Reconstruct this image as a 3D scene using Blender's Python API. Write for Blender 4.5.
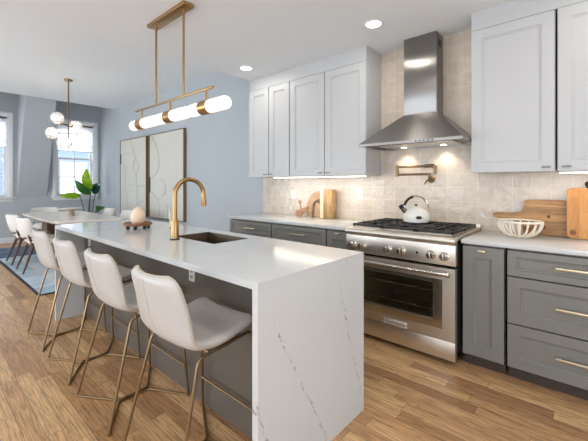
import bpy, bmesh, math, random
from mathutils import Vector, Matrix
random.seed(7)
S = bpy.context.scene
for o in list(bpy.data.objects):
    bpy.data.objects.remove(o)
COL = S.collection
PI = math.pi

# ------------------------------------------------------------------ camera, sky, sun, exposure
cam_d = bpy.data.cameras.new('camera')
cam = bpy.data.objects.new('camera', cam_d)
COL.objects.link(cam)
cam_d.sensor_width = 36.0
cam_d.lens = 36.0 * 340.0 / 588.0
cam_d.shift_y = -36.5 / 588.0
cam_d.clip_start = 0.05
cam.location = (0.0, -3.29, 1.31)
cam.rotation_euler = (PI / 2, 0, math.atan(302.0 / 340.0))
S.camera = cam

W = bpy.data.worlds.new('sky')
S.world = W
W.use_nodes = True
bg = W.node_tree.nodes['Background']
bg.inputs['Color'].default_value = (0.86, 0.92, 1.0, 1)
bg.inputs['Strength'].default_value = 3.0

def light(name, kind, loc, energy, color=(1, 1, 1), rot=(0, 0, 0), **kw):
    d = bpy.data.lights.new(name, kind)
    d.energy = energy
    d.color = color
    for k, v in kw.items():
        setattr(d, k, v)
    o = bpy.data.objects.new(name, d)
    o.location = loc
    o.rotation_euler = rot
    COL.objects.link(o)
    return o

light('sun', 'SUN', (6, 0, 12), 3.6, (1, 0.96, 0.9), (0, math.radians(48), math.radians(8)), angle=0.02)
# added fill lamp behind the camera, tilted up to brighten the ceiling
light('fill_light_front', 'AREA', (-2.2, -6.6, 1.35), 72, (0.87, 0.945, 1.0), (PI / 2 + 0.5, 0, 0), shape='RECTANGLE', size=7.5, size_y=2.2)
light('fill_light_dining', 'AREA', (-7.6, -6.6, 1.35), 205, (0.89, 0.95, 1.0), (PI / 2 + 0.15, 0, 0), shape='RECTANGLE', size=4.0, size_y=2.3)  # added lamp that brightens the dining side
for _y in (-2.28, -0.56):      # added lamps hidden above the far windows, boosting the skylight
    light('far_window_fill', 'AREA', (-11.0, _y, 3.9), 130, (0.92, 0.96, 1.0), (0, math.radians(-52), 0), shape='RECTANGLE', size=1.2, size_y=1.0)
light('fill_light_side', 'AREA', (2.9, -3.2, 1.35), 10, (0.9, 0.95, 1.0), (PI / 2 + 0.5, 0, PI / 2), shape='RECTANGLE', size=4.2, size_y=2.2)  # added weak fill from beyond the unseen right wall

S.view_settings.view_transform = 'Standard'
S.view_settings.look = 'None'
S.view_settings.gamma = 1.0
S.view_settings.use_curve_mapping = False
S.view_settings.exposure = 0.0

# ------------------------------------------------------------------ materials
def lin(c):
    return tuple(((v / 255.0) / 12.92 if v / 255.0 <= 0.04045 else ((v / 255.0 + 0.055) / 1.055) ** 2.4) for v in c)

class NT:
    def __init__(self, name):
        self.m = bpy.data.materials.new(name)
        self.m.use_nodes = True
        self.t = self.m.node_tree
        self.p = self.t.nodes['Principled BSDF']
    def n(self, typ, **kw):
        nd = self.t.nodes.new(typ)
        for k, v in kw.items():
            setattr(nd, k, v)
        return nd
    def l(self, a, b):
        self.t.links.new(a, b)
    def coord(self, scale=(1, 1, 1), kind='Object'):
        tc = self.n('ShaderNodeTexCoord')
        mp = self.n('ShaderNodeMapping')
        mp.inputs['Scale'].default_value = scale
        self.l(tc.outputs[kind], mp.inputs['Vector'])
        return mp.outputs['Vector']
    def noise(self, vec, scale, detail=3.0, rough=0.5, dist=0.0):
        nd = self.n('ShaderNodeTexNoise')
        nd.inputs['Scale'].default_value = scale
        nd.inputs['Detail'].default_value = detail
        nd.inputs['Roughness'].default_value = rough
        nd.inputs['Distortion'].default_value = dist
        self.l(vec, nd.inputs['Vector'])
        return nd.outputs['Fac']
    def ramp(self, fac, stops):
        r = self.n('ShaderNodeValToRGB')
        e = r.color_ramp.elements
        while len(e) < len(stops):
            e.new(0.5)
        for i, (pos, c) in enumerate(stops):
            e[i].position = pos
            e[i].color = (c[0], c[1], c[2], 1) if isinstance(c, tuple) else (c, c, c, 1)
        self.l(fac, r.inputs['Fac'])
        return r.outputs['Color']
    def math(self, op, a, b=None, clamp=False):
        nd = self.n('ShaderNodeMath', operation=op, use_clamp=clamp)
        for i, v in enumerate((a, b)):
            if v is None:
                continue
            if isinstance(v, (int, float)):
                nd.inputs[i].default_value = v
            else:
                self.l(v, nd.inputs[i])
        return nd.outputs[0]
    def mix(self, fac, a, b, mode='MIX'):
        nd = self.n('ShaderNodeMix', data_type='RGBA', blend_type=mode)
        for sock, v in ((nd.inputs[0], fac), (nd.inputs[6], a), (nd.inputs[7], b)):
            if isinstance(v, (int, float)):
                sock.default_value = v
            elif isinstance(v, tuple):
                sock.default_value = (v[0], v[1], v[2], 1)
            else:
                self.l(v, sock)
        return nd.outputs[2]
    def bump(self, height, strength=0.2, dist=0.01):
        b = self.n('ShaderNodeBump')
        b.inputs['Strength'].default_value = strength
        b.inputs['Distance'].default_value = dist
        self.l(height, b.inputs['Height'])
        self.l(b.outputs['Normal'], self.p.inputs['Normal'])
    def col(self, v):
        if isinstance(v, tuple):
            self.p.inputs['Base Color'].default_value = (v[0], v[1], v[2], 1)
        else:
            self.l(v, self.p.inputs['Base Color'])
    def set(self, **kw):
        for k, v in kw.items():
            self.p.inputs[k.replace('_', ' ')].default_value = v

def plain(name, rgb, rough=0.5, metal=0.0, var=0.03, scale=6.0, spec=0.5, bump=0.0, bscale=200.0):
    t = NT(name)
    c = lin(rgb)
    v = t.coord()
    f = t.noise(v, scale, 3)
    t.col(t.ramp(f, [(0.3, tuple(x * (1 - var) for x in c)), (0.7, tuple(min(1, x * (1 + var)) for x in c))]))
    t.set(Roughness=rough, Metallic=metal)
    t.p.inputs['Specular IOR Level'].default_value = spec
    if bump:
        t.bump(t.noise(v, bscale, 2), bump, 0.002)
    return t.m

def emissive(name, rgb, strength):
    t = NT(name)
    c = lin(rgb)
    t.col(c)
    t.p.inputs['Emission Color'].default_value = (*c, 1)
    t.set(Emission_Strength=strength, Roughness=0.4)
    return t.m

M = {}
M['wall'] = plain('blue_grey_paint', (181, 188, 194), 0.7, var=0.012, scale=1.5, spec=0.2)
M['ceiling'] = plain('white_ceiling_paint', (235, 240, 244), 0.9, var=0.008, scale=1.2, spec=0.1)
M['trim'] = plain('white_trim_paint', (228, 229, 232), 0.45, var=0.01)
M['upper'] = plain('white_cabinet_paint', (193, 194, 195), 0.42, var=0.008, scale=2)
M['lower'] = plain('grey_green_cabinet_paint', (127, 126, 121), 0.42, var=0.02, scale=2)
M['island'] = plain('warm_grey_island_paint', (100, 93, 85), 0.4, var=0.02, scale=2)
M['toe'] = plain('toe_kick_paint', (70, 60, 53), 0.5)
M['black'] = plain('black_iron', (26, 26, 27), 0.45, var=0.1)
M['gap'] = plain('dark_gap', (12, 12, 12), 0.8)
M['cavity'] = plain('oven_enamel_lit_tone', (128, 118, 82), 0.3)  # olive tone carries the window's reflections and lit interior in the colour
M['darkmetal'] = plain('dark_bronze', (58, 50, 42), 0.4, 0.7)
M['bowl'] = plain('cream_ceramic', (236, 227, 212), 0.35)
M['plastic'] = plain('white_plastic', (232, 228, 224), 0.35)
M['socket'] = plain('socket_grey', (165, 160, 156), 0.4)
M['enamel'] = plain('white_enamel', (236, 233, 228), 0.15)
M['leather'] = plain('off_white_leather', (196, 192, 188), 0.42, var=0.02, scale=9, bump=0.12, bscale=260)
M['piping'] = plain('beige_seam', (178, 168, 156), 0.55)
M['fabric'] = plain('white_boucle', (226, 222, 216), 0.9, var=0.05, scale=40, spec=0.1, bump=0.3, bscale=320)
M['candle'] = plain('peach_wax', (240, 212, 184), 0.5)
M['leaf'] = plain('bright_leaf', (172, 208, 44), 0.35, var=0.18, scale=9)
M['leafdark'] = plain('dark_leaf', (62, 124, 42), 0.35, var=0.2, scale=9)
M['leafblue'] = plain('blue_green_leaf', (42, 96, 92), 0.3, var=0.3, scale=14)
M['stem'] = plain('plant_stem', (84, 92, 70), 0.5)
M['pot'] = plain('white_stone_pot', (205, 200, 194), 0.6)
M['soil'] = plain('dark_soil', (48, 38, 30), 0.9)
M['canvas'] = plain('off_white_canvas', (206, 205, 198), 0.8, var=0.02, scale=5, spec=0.1, bump=0.1, bscale=300)
M['relief'] = plain('shaded_relief_line', (196, 193, 186), 0.7)  # slightly darker than the canvas: shading of the raised lines painted in
M['tabletop'] = plain('pale_lacquered_oak', (238, 228, 218), 0.22, var=0.03, scale=4)
M['stone'] = plain('pale_wood_stand', (196, 180, 164), 0.4, var=0.05, scale=10)
M['siding_trim'] = plain('white_house_trim', (240, 240, 240), 0.6)
M['ground'] = plain('pale_pavement', (190, 188, 184), 0.9)

def metal(name, rgb, rough, stretch=(1, 1, 1), amt=0.02):
    t = NT(name)
    c = lin(rgb)
    v = t.coord(stretch)
    f = t.noise(v, 30, 3)
    t.col(t.ramp(f, [(0.3, tuple(x * (1 - amt) for x in c)), (0.7, tuple(min(1, x * (1 + amt)) for x in c))]))
    t.set(Metallic=1.0)
    t.l(t.ramp(f, [(0.2, rough * 0.95), (0.8, rough * 1.05)]), t.p.inputs['Roughness'])
    return t.m
M['steel'] = metal('brushed_stainless_steel', (218, 211, 201), 0.38, (0.6, 6, 14))
M['steelv'] = metal('brushed_stainless_hood', (150, 147, 144), 0.34, (10, 6, 0.6), 0.01)
M['plate'] = plain('pale_nickel_plate', (206, 198, 186), 0.5, 0.2)
M['sinksteel'] = metal('brown_satin_steel', (128, 114, 100), 0.4)
M['steeltrim'] = metal('polished_steel', (212, 208, 202), 0.18)
M['brass'] = metal('brushed_brass', (178, 144, 98), 0.28, (4, 4, 30))
M['brasspale'] = metal('champagne_brass', (212, 200, 170), 0.3)
M['legmetal'] = metal('antique_brass_rod', (148, 124, 94), 0.3)
M['artframe'] = metal('dark_gilt_frame', (146, 120, 80), 0.35)
M['bronze'] = metal('aged_bronze', (134, 112, 84), 0.32)
M['chrome'] = metal('dark_nickel', (128, 122, 114), 0.25)

def brushed(m, amount, rot):
    t = m.node_tree
    tg = t.nodes.new('ShaderNodeTangent'); tg.direction_type = 'RADIAL'; tg.axis = 'Z'
    p = t.nodes['Principled BSDF']
    t.links.new(tg.outputs[0], p.inputs['Tangent'])
    p.inputs['Anisotropic'].default_value = amount
    p.inputs['Anisotropic Rotation'].default_value = rot
brushed(M['steelv'], 0.95, 0.0)
M['steelh'] = metal('brushed_stainless_canopy', (158, 155, 152), 0.34, (10, 6, 0.6), 0.01)
brushed(M['steelh'], 0.6, 0.25)

def wood(name, c1, c2, axis='x', rough=0.45, strips=0.0, bands=6.0):
    t = NT(name)
    sc = {'x': (0.7, 9, 9), 'y': (9, 0.7, 9), 'z': (9, 9, 0.7)}[axis]
    v = t.coord(sc)
    f = t.noise(v, 3.0, 6, 0.6, 0.6)
    g = t.noise(v, 22.0, 3, 0.6)
    a, b = lin(c1), lin(c2)
    c = t.ramp(f, [(0.3, a), (0.5, tuple((x + y) / 2 for x, y in zip(a, b))), (0.7, b)])
    c = t.mix(0.25, c, t.ramp(g, [(0.35, tuple(x * 0.6 for x in a)), (0.65, b)]))
    if strips:
        br = t.n('ShaderNodeTexBrick')
        br.offset = 0.37
        tc = t.n('ShaderNodeTexCoord')
        sx = t.n('ShaderNodeSeparateXYZ'); cb = t.n('ShaderNodeCombineXYZ')
        t.l(tc.outputs['Object'], sx.inputs[0])
        if axis == 'z':
            t.l(sx.outputs['Z'], cb.inputs['X']); t.l(sx.outputs['X'], cb.inputs['Y'])
        else:
            t.l(sx.outputs['X'], cb.inputs['X']); t.l(sx.outputs['Z'], cb.inputs['Y'])
        t.l(cb.outputs[0], br.inputs['Vector'])
        br.inputs['Scale'].default_value = 1
        br.inputs['Brick Width'].default_value = strips * 5 if axis == 'z' else 2.0
        br.inputs['Row Height'].default_value = strips
        br.inputs['Mortar Size'].default_value = 0.0
        br.inputs['Color1'].default_value = (0.62, 0.62, 0.62, 1)
        br.inputs['Color2'].default_value = (1.25, 1.25, 1.25, 1)
        c = t.mix(0.8, c, br.outputs['Color'], 'MULTIPLY')
    t.col(c)
    t.set(Roughness=rough)
    t.bump(g, 0.05, 0.002)
    return t.m
M['walnut'] = wood('dark_walnut', (66, 40, 26), (104, 66, 42), 'z')
M['tablewood'] = wood('brown_table_base', (92, 62, 46), (126, 92, 70), 'z')
M['board_oak'] = wood('striped_oak_board', (176, 134, 86), (208, 172, 122), 'z', strips=0.018)
M['board_pale'] = plain('pale_board_edge', (240, 222, 190), 0.5)
M['board_arch'] = wood('pale_walnut_board', (158, 118, 84), (212, 178, 140), 'x')
M['board_small'] = wood('reddish_paddle', (150, 96, 66), (212, 170, 132), 'x')
M['board_acacia'] = wood('acacia_board', (112, 70, 38), (206, 160, 106), 'x', strips=0.055)
M['board_maple'] = wood('butcher_block', (164, 108, 54), (196, 142, 82), 'z', strips=0.06)
M['tray'] = wood('brown_tray', (104, 64, 36), (148, 100, 62), 'x')

def mat_floor():
    t = NT('oak_strip_floor')
    tc = t.n('ShaderNodeTexCoord')
    sp = t.n('ShaderNodeSeparateXYZ')
    t.l(tc.outputs['Object'], sp.inputs[0])
    roww = 0.083
    row = t.math('FLOOR', t.math('DIVIDE', sp.outputs['Y'], roww))
    wn = t.n('ShaderNodeTexWhiteNoise', noise_dimensions='1D')
    t.l(row, wn.inputs['W'])
    xs = t.math('ADD', sp.outputs['X'], t.math('MULTIPLY', wn.outputs['Value'], 5.3))
    cell = t.math('FLOOR', t.math('DIVIDE', xs, 0.82))
    wn2 = t.n('ShaderNodeTexWhiteNoise', noise_dimensions='2D')
    cb = t.n('ShaderNodeCombineXYZ')
    t.l(row, cb.inputs['X']); t.l(cell, cb.inputs['Y'])
    t.l(cb.outputs[0], wn2.inputs['Vector'])
    rnd = wn2.outputs['Value']
    # joints
    fx = t.math('FRACT', t.math('DIVIDE', xs, 0.82))
    fy = t.math('FRACT', t.math('DIVIDE', sp.outputs['Y'], roww))
    ey = t.math('MINIMUM', fy, t.math('SUBTRACT', 1.0, fy))
    ex = t.math('MULTIPLY', t.math('MINIMUM', fx, t.math('SUBTRACT', 1.0, fx)), 0.82 / roww)
    joint = t.math('LESS_THAN', t.math('MINIMUM', ex, ey), 0.012)
    # grain, shifted from plank to plank
    gv = t.n('ShaderNodeCombineXYZ')
    t.l(t.math('ADD', t.math('MULTIPLY', sp.outputs['X'], 1.0), t.math('MULTIPLY', rnd, 37.0)), gv.inputs['X'])
    t.l(t.math('MULTIPLY', sp.outputs['Y'], 11.0), gv.inputs['Y'])
    t.l(t.math('MULTIPLY', rnd, 19.0), gv.inputs['Z'])
    big = t.noise(gv.outputs[0], 1.3, 3, 0.5, 0.3)
    rings = t.math('FRACT', t.math('MULTIPLY', big, 9.0))          # cathedral figure: contours of a stretched noise
    gv2 = t.n('ShaderNodeCombineXYZ')
    t.l(t.math('ADD', t.math('MULTIPLY', sp.outputs['X'], 5.0), t.math('MULTIPLY', rnd, 50.0)), gv2.inputs['X'])
    t.l(t.math('MULTIPLY', sp.outputs['Y'], 120.0), gv2.inputs['Y'])
    fine = t.noise(gv2.outputs[0], 1.0, 4, 0.65)
    base = t.ramp(rnd, [(0.0, lin((154, 111, 74))), (0.3, lin((198, 154, 110))), (0.65, lin((218, 178, 130))), (1.0, lin((180, 135, 92)))])
    g = t.ramp(rings, [(0.0, 0.6), (0.18, 0.96), (0.85, 1.08), (1.0, 0.68)])
    c = t.mix(0.85, base, g, 'MULTIPLY')
    c = t.mix(0.85, c, t.ramp(fine, [(0.36, 0.5), (0.56, 1.08)]), 'MULTIPLY')
    c = t.mix(joint, c, lin((92, 64, 44)))
    t.col(c)
    t.l(t.ramp(fine, [(0.2, 0.36), (0.8, 0.26)]), t.p.inputs['Roughness'])
    t.bump(t.math('SUBTRACT', fine, t.math('MULTIPLY', joint, 2.0)), 0.08, 0.002)
    return t.m
M['floor'] = mat_floor()

def mat_tile():
    t = NT('cream_glazed_tile')
    tc = t.n('ShaderNodeTexCoord')
    sp = t.n('ShaderNodeSeparateXYZ'); cb = t.n('ShaderNodeCombineXYZ')
    t.l(tc.outputs['Object'], sp.inputs[0])
    t.l(sp.outputs['X'], cb.inputs['X']); t.l(sp.outputs['Z'], cb.inputs['Y'])
    br = t.n('ShaderNodeTexBrick')
    br.offset = 0.0
    t.l(cb.outputs[0], br.inputs['Vector'])
    br.inputs['Scale'].default_value = 1
    br.inputs['Brick Width'].default_value = 0.128
    br.inputs['Row Height'].default_value = 0.128
    br.inputs['Mortar Size'].default_value = 0.0022
    br.inputs['Mortar Smooth'].default_value = 0.3
    br.inputs['Color1'].default_value = (*lin((209, 195, 179)), 1)
    br.inputs['Color2'].default_value = (*lin((218, 205, 190)), 1)
    br.inputs['Mortar'].default_value = (*lin((228, 222, 213)), 1)
    cloud = t.noise(tc.outputs['Object'], 14, 4, 0.6)
    c = t.mix(0.5, br.outputs['Color'], t.ramp(cloud, [(0.3, 0.78), (0.65, 1.04)]), 'MULTIPLY')
    t.col(c)
    t.set(Roughness=0.16)
    wob = t.noise(tc.outputs['Object'], 13, 2)
    h = t.math('SUBTRACT', t.math('MULTIPLY', wob, 1.6), t.math('MULTIPLY', br.outputs['Fac'], 0.5))
    t.bump(h, 0.35, 0.012)
    return t.m
M['tile'] = mat_tile()

def mat_quartz(name, veins=()):
    """white quartz; veins: (axis, p0, p1, width) lines in the object's own plane, broken up by noise"""
    t = NT(name)
    tc = t.n('ShaderNodeTexCoord')
    base = lin((207, 209, 209))
    v = tc.outputs['Object']
    cl = t.noise(v, 2.2, 4)
    c = t.ramp(cl, [(0.3, tuple(x * 0.965 for x in base)), (0.7, base)])
    # thin wandering hairlines
    n1 = t.noise(v, 1.1, 5, 0.55, 0.4) if not veins else t.noise(v, 0.01, 0)
    hair = t.math('ABSOLUTE', t.math('SUBTRACT', n1, 0.52))
    hm = t.math('MULTIPLY', t.ramp(hair, [(0.0, 1.0), (0.006, 0.0)]), t.ramp(t.noise(v, 2.7, 2), [(0.5, 0.0), (0.62, 0.5)]))
    c = t.mix(hm, c, lin((172, 172, 174)))
    sp = t.n('ShaderNodeSeparateXYZ')
    t.l(v, sp.inputs[0])
    wob = t.math('MULTIPLY', t.math('SUBTRACT', t.noise(v, 9, 5, 0.65), 0.5), 0.1)
    frag = t.ramp(t.noise(v, 46, 3, 0.7), [(0.46, 0.0), (0.56, 1.0)])
    for axes, p0, p1, w in veins:
        a, b = sp.outputs[axes[0]], sp.outputs[axes[1]]
        dx, dy = p1[0] - p0[0], p1[1] - p0[1]
        L = math.hypot(dx, dy)
        # signed distance to the line + noise, and the position along it
        d = t.math('ADD', t.math('SUBTRACT', t.math('MULTIPLY', a, dy / L), t.math('MULTIPLY', b, dx / L)), -(p0[0] * dy / L - p0[1] * dx / L))
        d = t.math('ABSOLUTE', t.math('ADD', d, wob))
        s = t.math('ADD', t.math('ADD', t.math('MULTIPLY', a, dx / L / L), t.math('MULTIPLY', b, dy / L / L)), -(p0[0] * dx + p0[1] * dy) / L / L)
        ends = t.math('MULTIPLY', t.math('MULTIPLY', t.math('MULTIPLY', s, 9.0, True), 1.0, True), t.math('MULTIPLY', t.math('SUBTRACT', 1.0, s), 9.0, True))
        core = t.ramp(d, [(0.0, 1.0), (w * 0.25, 0.75), (w, 0.0)])
        m = t.math('MULTIPLY', t.math('MULTIPLY', core, frag), ends)
        c = t.mix(t.math('MULTIPLY', m, 0.85), c, lin((128, 130, 136)))
    t.col(c)
    t.set(Roughness=0.13)
    return t.m
M['quartz'] = mat_quartz('white_quartz')
M['quartz_end'] = mat_quartz('white_quartz_veined', [
    (('Y', 'Z'), (-2.30, 0.76), (-1.86, -0.04), 0.008),
    (('Y', 'Z'), (-1.815, 0.83), (-1.555, 0.06), 0.006),
    (('Y', 'Z'), (-2.395, 0.46), (-2.28, 0.12), 0.008)])

def mat_glass(name, rough=0.0, tint=(1, 1, 1), refl=0.12, milk=0.0):
    t = NT(name)
    t.t.nodes.remove(t.p)
    out = [n for n in t.t.nodes if n.type == 'OUTPUT_MATERIAL'][0]
    tr = t.n('ShaderNodeBsdfTransparent'); tr.inputs['Color'].default_value = (*tint, 1)
    gl = t.n('ShaderNodeBsdfGlossy'); gl.inputs['Roughness'].default_value = rough
    lw = t.n('ShaderNodeLayerWeight'); lw.inputs['Blend'].default_value = 0.35
    mx = t.n('ShaderNodeMixShader')
    t.l(t.math('ADD', t.math('MULTIPLY', lw.outputs['Facing'], 0.45), refl * 0.3, True), mx.inputs[0])
    t.l(tr.outputs[0], mx.inputs[1]); t.l(gl.outputs[0], mx.inputs[2])
    last = mx.outputs[0]
    if milk:        # faintly milky glass scatters the bulb's light
        tl = t.n('ShaderNodeBsdfTranslucent'); tl.inputs['Color'].default_value = (0.95, 0.95, 0.95, 1)
        m2 = t.n('ShaderNodeMixShader'); m2.inputs[0].default_value = milk
        t.l(last, m2.inputs[1]); t.l(tl.outputs[0], m2.inputs[2])
        last = m2.outputs[0]
    t.l(last, out.inputs['Surface'])
    return t.m
M['glass'] = mat_glass('clear_window_glass', 0.0, (0.97, 0.98, 0.99))
M['globe'] = mat_glass('clear_globe_glass', 0.08, (0.97, 0.975, 0.98), 0.3, 0.22)
M['ovenglass'] = mat_glass('tinted_oven_glass', 0.02, (0.85, 0.83, 0.72), 0.3)

def mat_shade():
    t = NT('white_roman_shade_cloth')
    t.t.nodes.remove(t.p)
    out = [n for n in t.t.nodes if n.type == 'OUTPUT_MATERIAL'][0]
    d = t.n('ShaderNodeBsdfDiffuse'); d.inputs['Color'].default_value = (0.85, 0.85, 0.86, 1)
    tl = t.n('ShaderNodeBsdfTranslucent'); tl.inputs['Color'].default_value = (0.95, 0.96, 0.97, 1)
    mx = t.n('ShaderNodeMixShader'); mx.inputs[0].default_value = 0.75
    t.l(d.outputs[0], mx.inputs[1]); t.l(tl.outputs[0], mx.inputs[2]); t.l(mx.outputs[0], out.inputs['Surface'])
    return t.m
M['shade'] = mat_shade()

def mat_siding():
    t = NT('blue_grey_lap_siding')
    tc = t.n('ShaderNodeTexCoord')
    sp = t.n('ShaderNodeSeparateXYZ')
    t.l(tc.outputs['Object'], sp.inputs[0])
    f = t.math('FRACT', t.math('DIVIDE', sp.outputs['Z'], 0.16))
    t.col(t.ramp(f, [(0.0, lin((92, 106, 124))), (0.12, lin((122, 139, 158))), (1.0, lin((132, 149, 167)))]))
    t.set(Roughness=0.7)
    return t.m
M['siding'] = mat_siding()

def mat_rug():
    t = NT('blue_patchwork_rug')
    tc = t.n('ShaderNodeTexCoord')
    v = tc.outputs['Object']
    br = t.n('ShaderNodeTexBrick')
    br.offset = 0.45
    t.l(v, br.inputs['Vector'])
    br.inputs['Scale'].default_value = 1
    br.inputs['Brick Width'].default_value = 1.05
    br.inputs['Row Height'].default_value = 0.62
    br.inputs['Mortar Size'].default_value = 0.035
    br.inputs['Mortar'].default_value = (*lin((210, 213, 216)), 1)
    br.inputs['Color1'].default_value = (*lin((212, 218, 224)), 1)
    br.inputs['Color2'].default_value = (*lin((168, 190, 204)), 1)
    n = t.noise(v, 5, 5, 0.7)
    c = t.mix(0.55, br.outputs['Color'], t.ramp(n, [(0.35, 0.75), (0.62, 1.1)]), 'MULTIPLY')
    # a navy block at the far end of the rug
    sp = t.n('ShaderNodeSeparateXYZ'); t.l(v, sp.inputs[0])
    navy = t.math('LESS_THAN', sp.outputs['X'], -0.85)
    c = t.mix(t.math('MULTIPLY', navy, 0.85), c, t.ramp(n, [(0.35, lin((34, 52, 84))), (0.65, lin((84, 104, 136)))]))
    t.col(c)
    t.set(Roughness=0.95)
    t.p.inputs['Specular IOR Level'].default_value = 0.1
    t.bump(t.noise(v, 180, 2), 0.4, 0.004)
    return t.m
M['rug'] = mat_rug()
M['rugedge'] = plain('dark_rug_binding', (52, 50, 58), 0.9)

M['lens'] = emissive('lamp_lens', (255, 247, 232), 14.0)
M['opal'] = emissive('opal_glass', (255, 246, 236), 0.72)
M['strip'] = emissive('led_strip_lens', (255, 240, 214), 5.0)
M['bulb'] = emissive('bulb', (255, 244, 226), 18.0)

# ------------------------------------------------------------------ mesh helpers (all in world coordinates)
def mark(o, label=None, cat=None, group=None, kind=None):
    for k, v in (('label', label), ('category', cat), ('group', group), ('kind', kind)):
        if v is not None:
            o[k] = v
    return o

def thing(name, label, cat, loc, group=None):
    o = bpy.data.objects.new(name, None)
    o.empty_display_size = 0.1
    o.location = loc
    COL.objects.link(o)
    return mark(o, label, cat, group)

def rootloc(o):
    while o.parent:
        o = o.parent
    return Vector(o.location)

def put(name, bm, mat, parent=None, loc=None, angle=35, label=None):
    """bm (world coordinates) becomes ONE object; children take their root's base as origin"""
    base = rootloc(parent) if parent else Vector(loc or (0, 0, 0))
    bmesh.ops.translate(bm, verts=bm.verts, vec=-base)
    bmesh.ops.recalc_face_normals(bm, faces=bm.faces)
    me = bpy.data.meshes.new(name)
    bm.to_mesh(me)
    bm.free()
    me.materials.append(M[mat])
    for p in me.polygons:
        p.use_smooth = True
    me.set_sharp_from_angle(angle=math.radians(angle))
    o = bpy.data.objects.new(name, me)
    COL.objects.link(o)
    if parent:
        o.parent = parent
    else:
        o.location = base
    if label:
        o['label'] = label
    return o

def struct(name, bm, mat, parent=None, loc=None):
    o = put(name, bm, mat, parent, loc)
    if not parent:
        o['kind'] = 'structure'
    return o

def BM():
    return bmesh.new()

def box(bm, x0, x1, y0, y1, z0, z1, bev=0.0, seg=2):
    b = bmesh.new()
    vs = [b.verts.new((x, y, z)) for x in (x0, x1) for y in (y0, y1) for z in (z0, z1)]
    for f in ((0, 1, 3, 2), (4, 6, 7, 5), (0, 4, 5, 1), (2, 3, 7, 6), (0, 2, 6, 4), (1, 5, 7, 3)):
        b.faces.new([vs[i] for i in f])
    bmesh.ops.recalc_face_normals(b, faces=b.faces)
    if bev:
        bmesh.ops.bevel(b, geom=list(b.edges), offset=bev, segments=seg, affect='EDGES', profile=0.5)
    merge(bm, b)
    return bm

def merge(bm, b):
    me = bpy.data.meshes.new('tmp')
    b.to_mesh(me)
    b.free()
    bm.from_mesh(me)
    bpy.data.meshes.remove(me)

def frame_for(d):
    d = d.normalized()
    up = Vector((0, 0, 1)) if abs(d.z) < 0.95 else Vector((1, 0, 0))
    a = d.cross(up).normalized()
    return a, a.cross(d).normalized()

def tube(bm, pts, r, seg=10, caps=True, closed=False):
    """round bar along points, r one radius or one per point, carried with a parallel frame"""
    pts = [Vector(p) for p in pts]
    n = len(pts)
    rs = r if isinstance(r, (list, tuple)) else [r] * n
    dirs = []
    for i in range(n):
        if closed:
            d = pts[(i + 1) % n] - pts[i - 1]
        else:
            d = pts[min(i + 1, n - 1)] - pts[max(i - 1, 0)]
        dirs.append(d.normalized())
    a, b = frame_for(dirs[0])
    rings = []
    for i in range(n):
        d = dirs[i]
        a = (a - d * a.dot(d)).normalized()
        b = d.cross(a)
        # keep the section round through a bend
        k = 1.0
        if 0 < i < n - 1 or closed:
            e = (pts[i] - pts[i - 1]).normalized()
            k = 1.0 / max(0.5, e.dot(d))
        rings.append([bm.verts.new(pts[i] + (a * math.cos(2 * PI * j / seg) + b * math.sin(2 * PI * j / seg)) * rs[i] * (1 if k < 1.02 else k ** 0.5)) for j in range(seg)])
    m = n if closed else n - 1
    for i in range(m):
        r0, r1 = rings[i], rings[(i + 1) % n]
        for j in range(seg):
            bm.faces.new((r0[j], r0[(j + 1) % seg], r1[(j + 1) % seg], r1[j]))
    if caps and not closed:
        bm.faces.new(rings[0][::-1])
        bm.faces.new(rings[-1])
    return bm

def arc_pts(pts, rad, n=5):
    """polyline with its inner corners rounded"""
    pts = [Vector(p) for p in pts]
    out = [pts[0]]
    for i in range(1, len(pts) - 1):
        p, a, b = pts[i], pts[i - 1], pts[i + 1]
        r = min(rad, (a - p).length * 0.45, (b - p).length * 0.45)
        s, e = p + (a - p).normalized() * r, p + (b - p).normalized() * r
        for k in range(n + 1):
            t = k / n
            out.append(s * (1 - t) ** 2 + p * 2 * t * (1 - t) + e * t * t)
    out.append(pts[-1])
    return out

def lathe(bm, prof, c, seg=32, axis='z'):
    """profile [(r, h)] spun round an axis through c"""
    c = Vector(c)
    rings = []
    def P(r, h, t):
        u, v = r * math.cos(t), r * math.sin(t)
        return c + (Vector((u, v, h)) if axis == 'z' else Vector((h, u, v)) if axis == 'x' else Vector((u, -h, v)))
    for r, h in prof:
        if r < 1e-6:
            rings.append([bm.verts.new(P(0, h, 0))])
        else:
            rings.append([bm.verts.new(P(r, h, 2 * PI * j / seg)) for j in range(seg)])
    for r0, r1 in zip(rings, rings[1:]):
        for j in range(seg):
            q = [r0[j % len(r0)], r0[(j + 1) % len(r0)], r1[(j + 1) % len(r1)], r1[j % len(r1)]]
            q = [v for i, v in enumerate(q) if v not in q[:i]]
            if len(q) > 2:
                bm.faces.new(q)
    for ring, rev in ((rings[0], True), (rings[-1], False)):
        if len(ring) > 2:
            bm.faces.new(ring[::-1] if rev else ring)
    return bm

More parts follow.
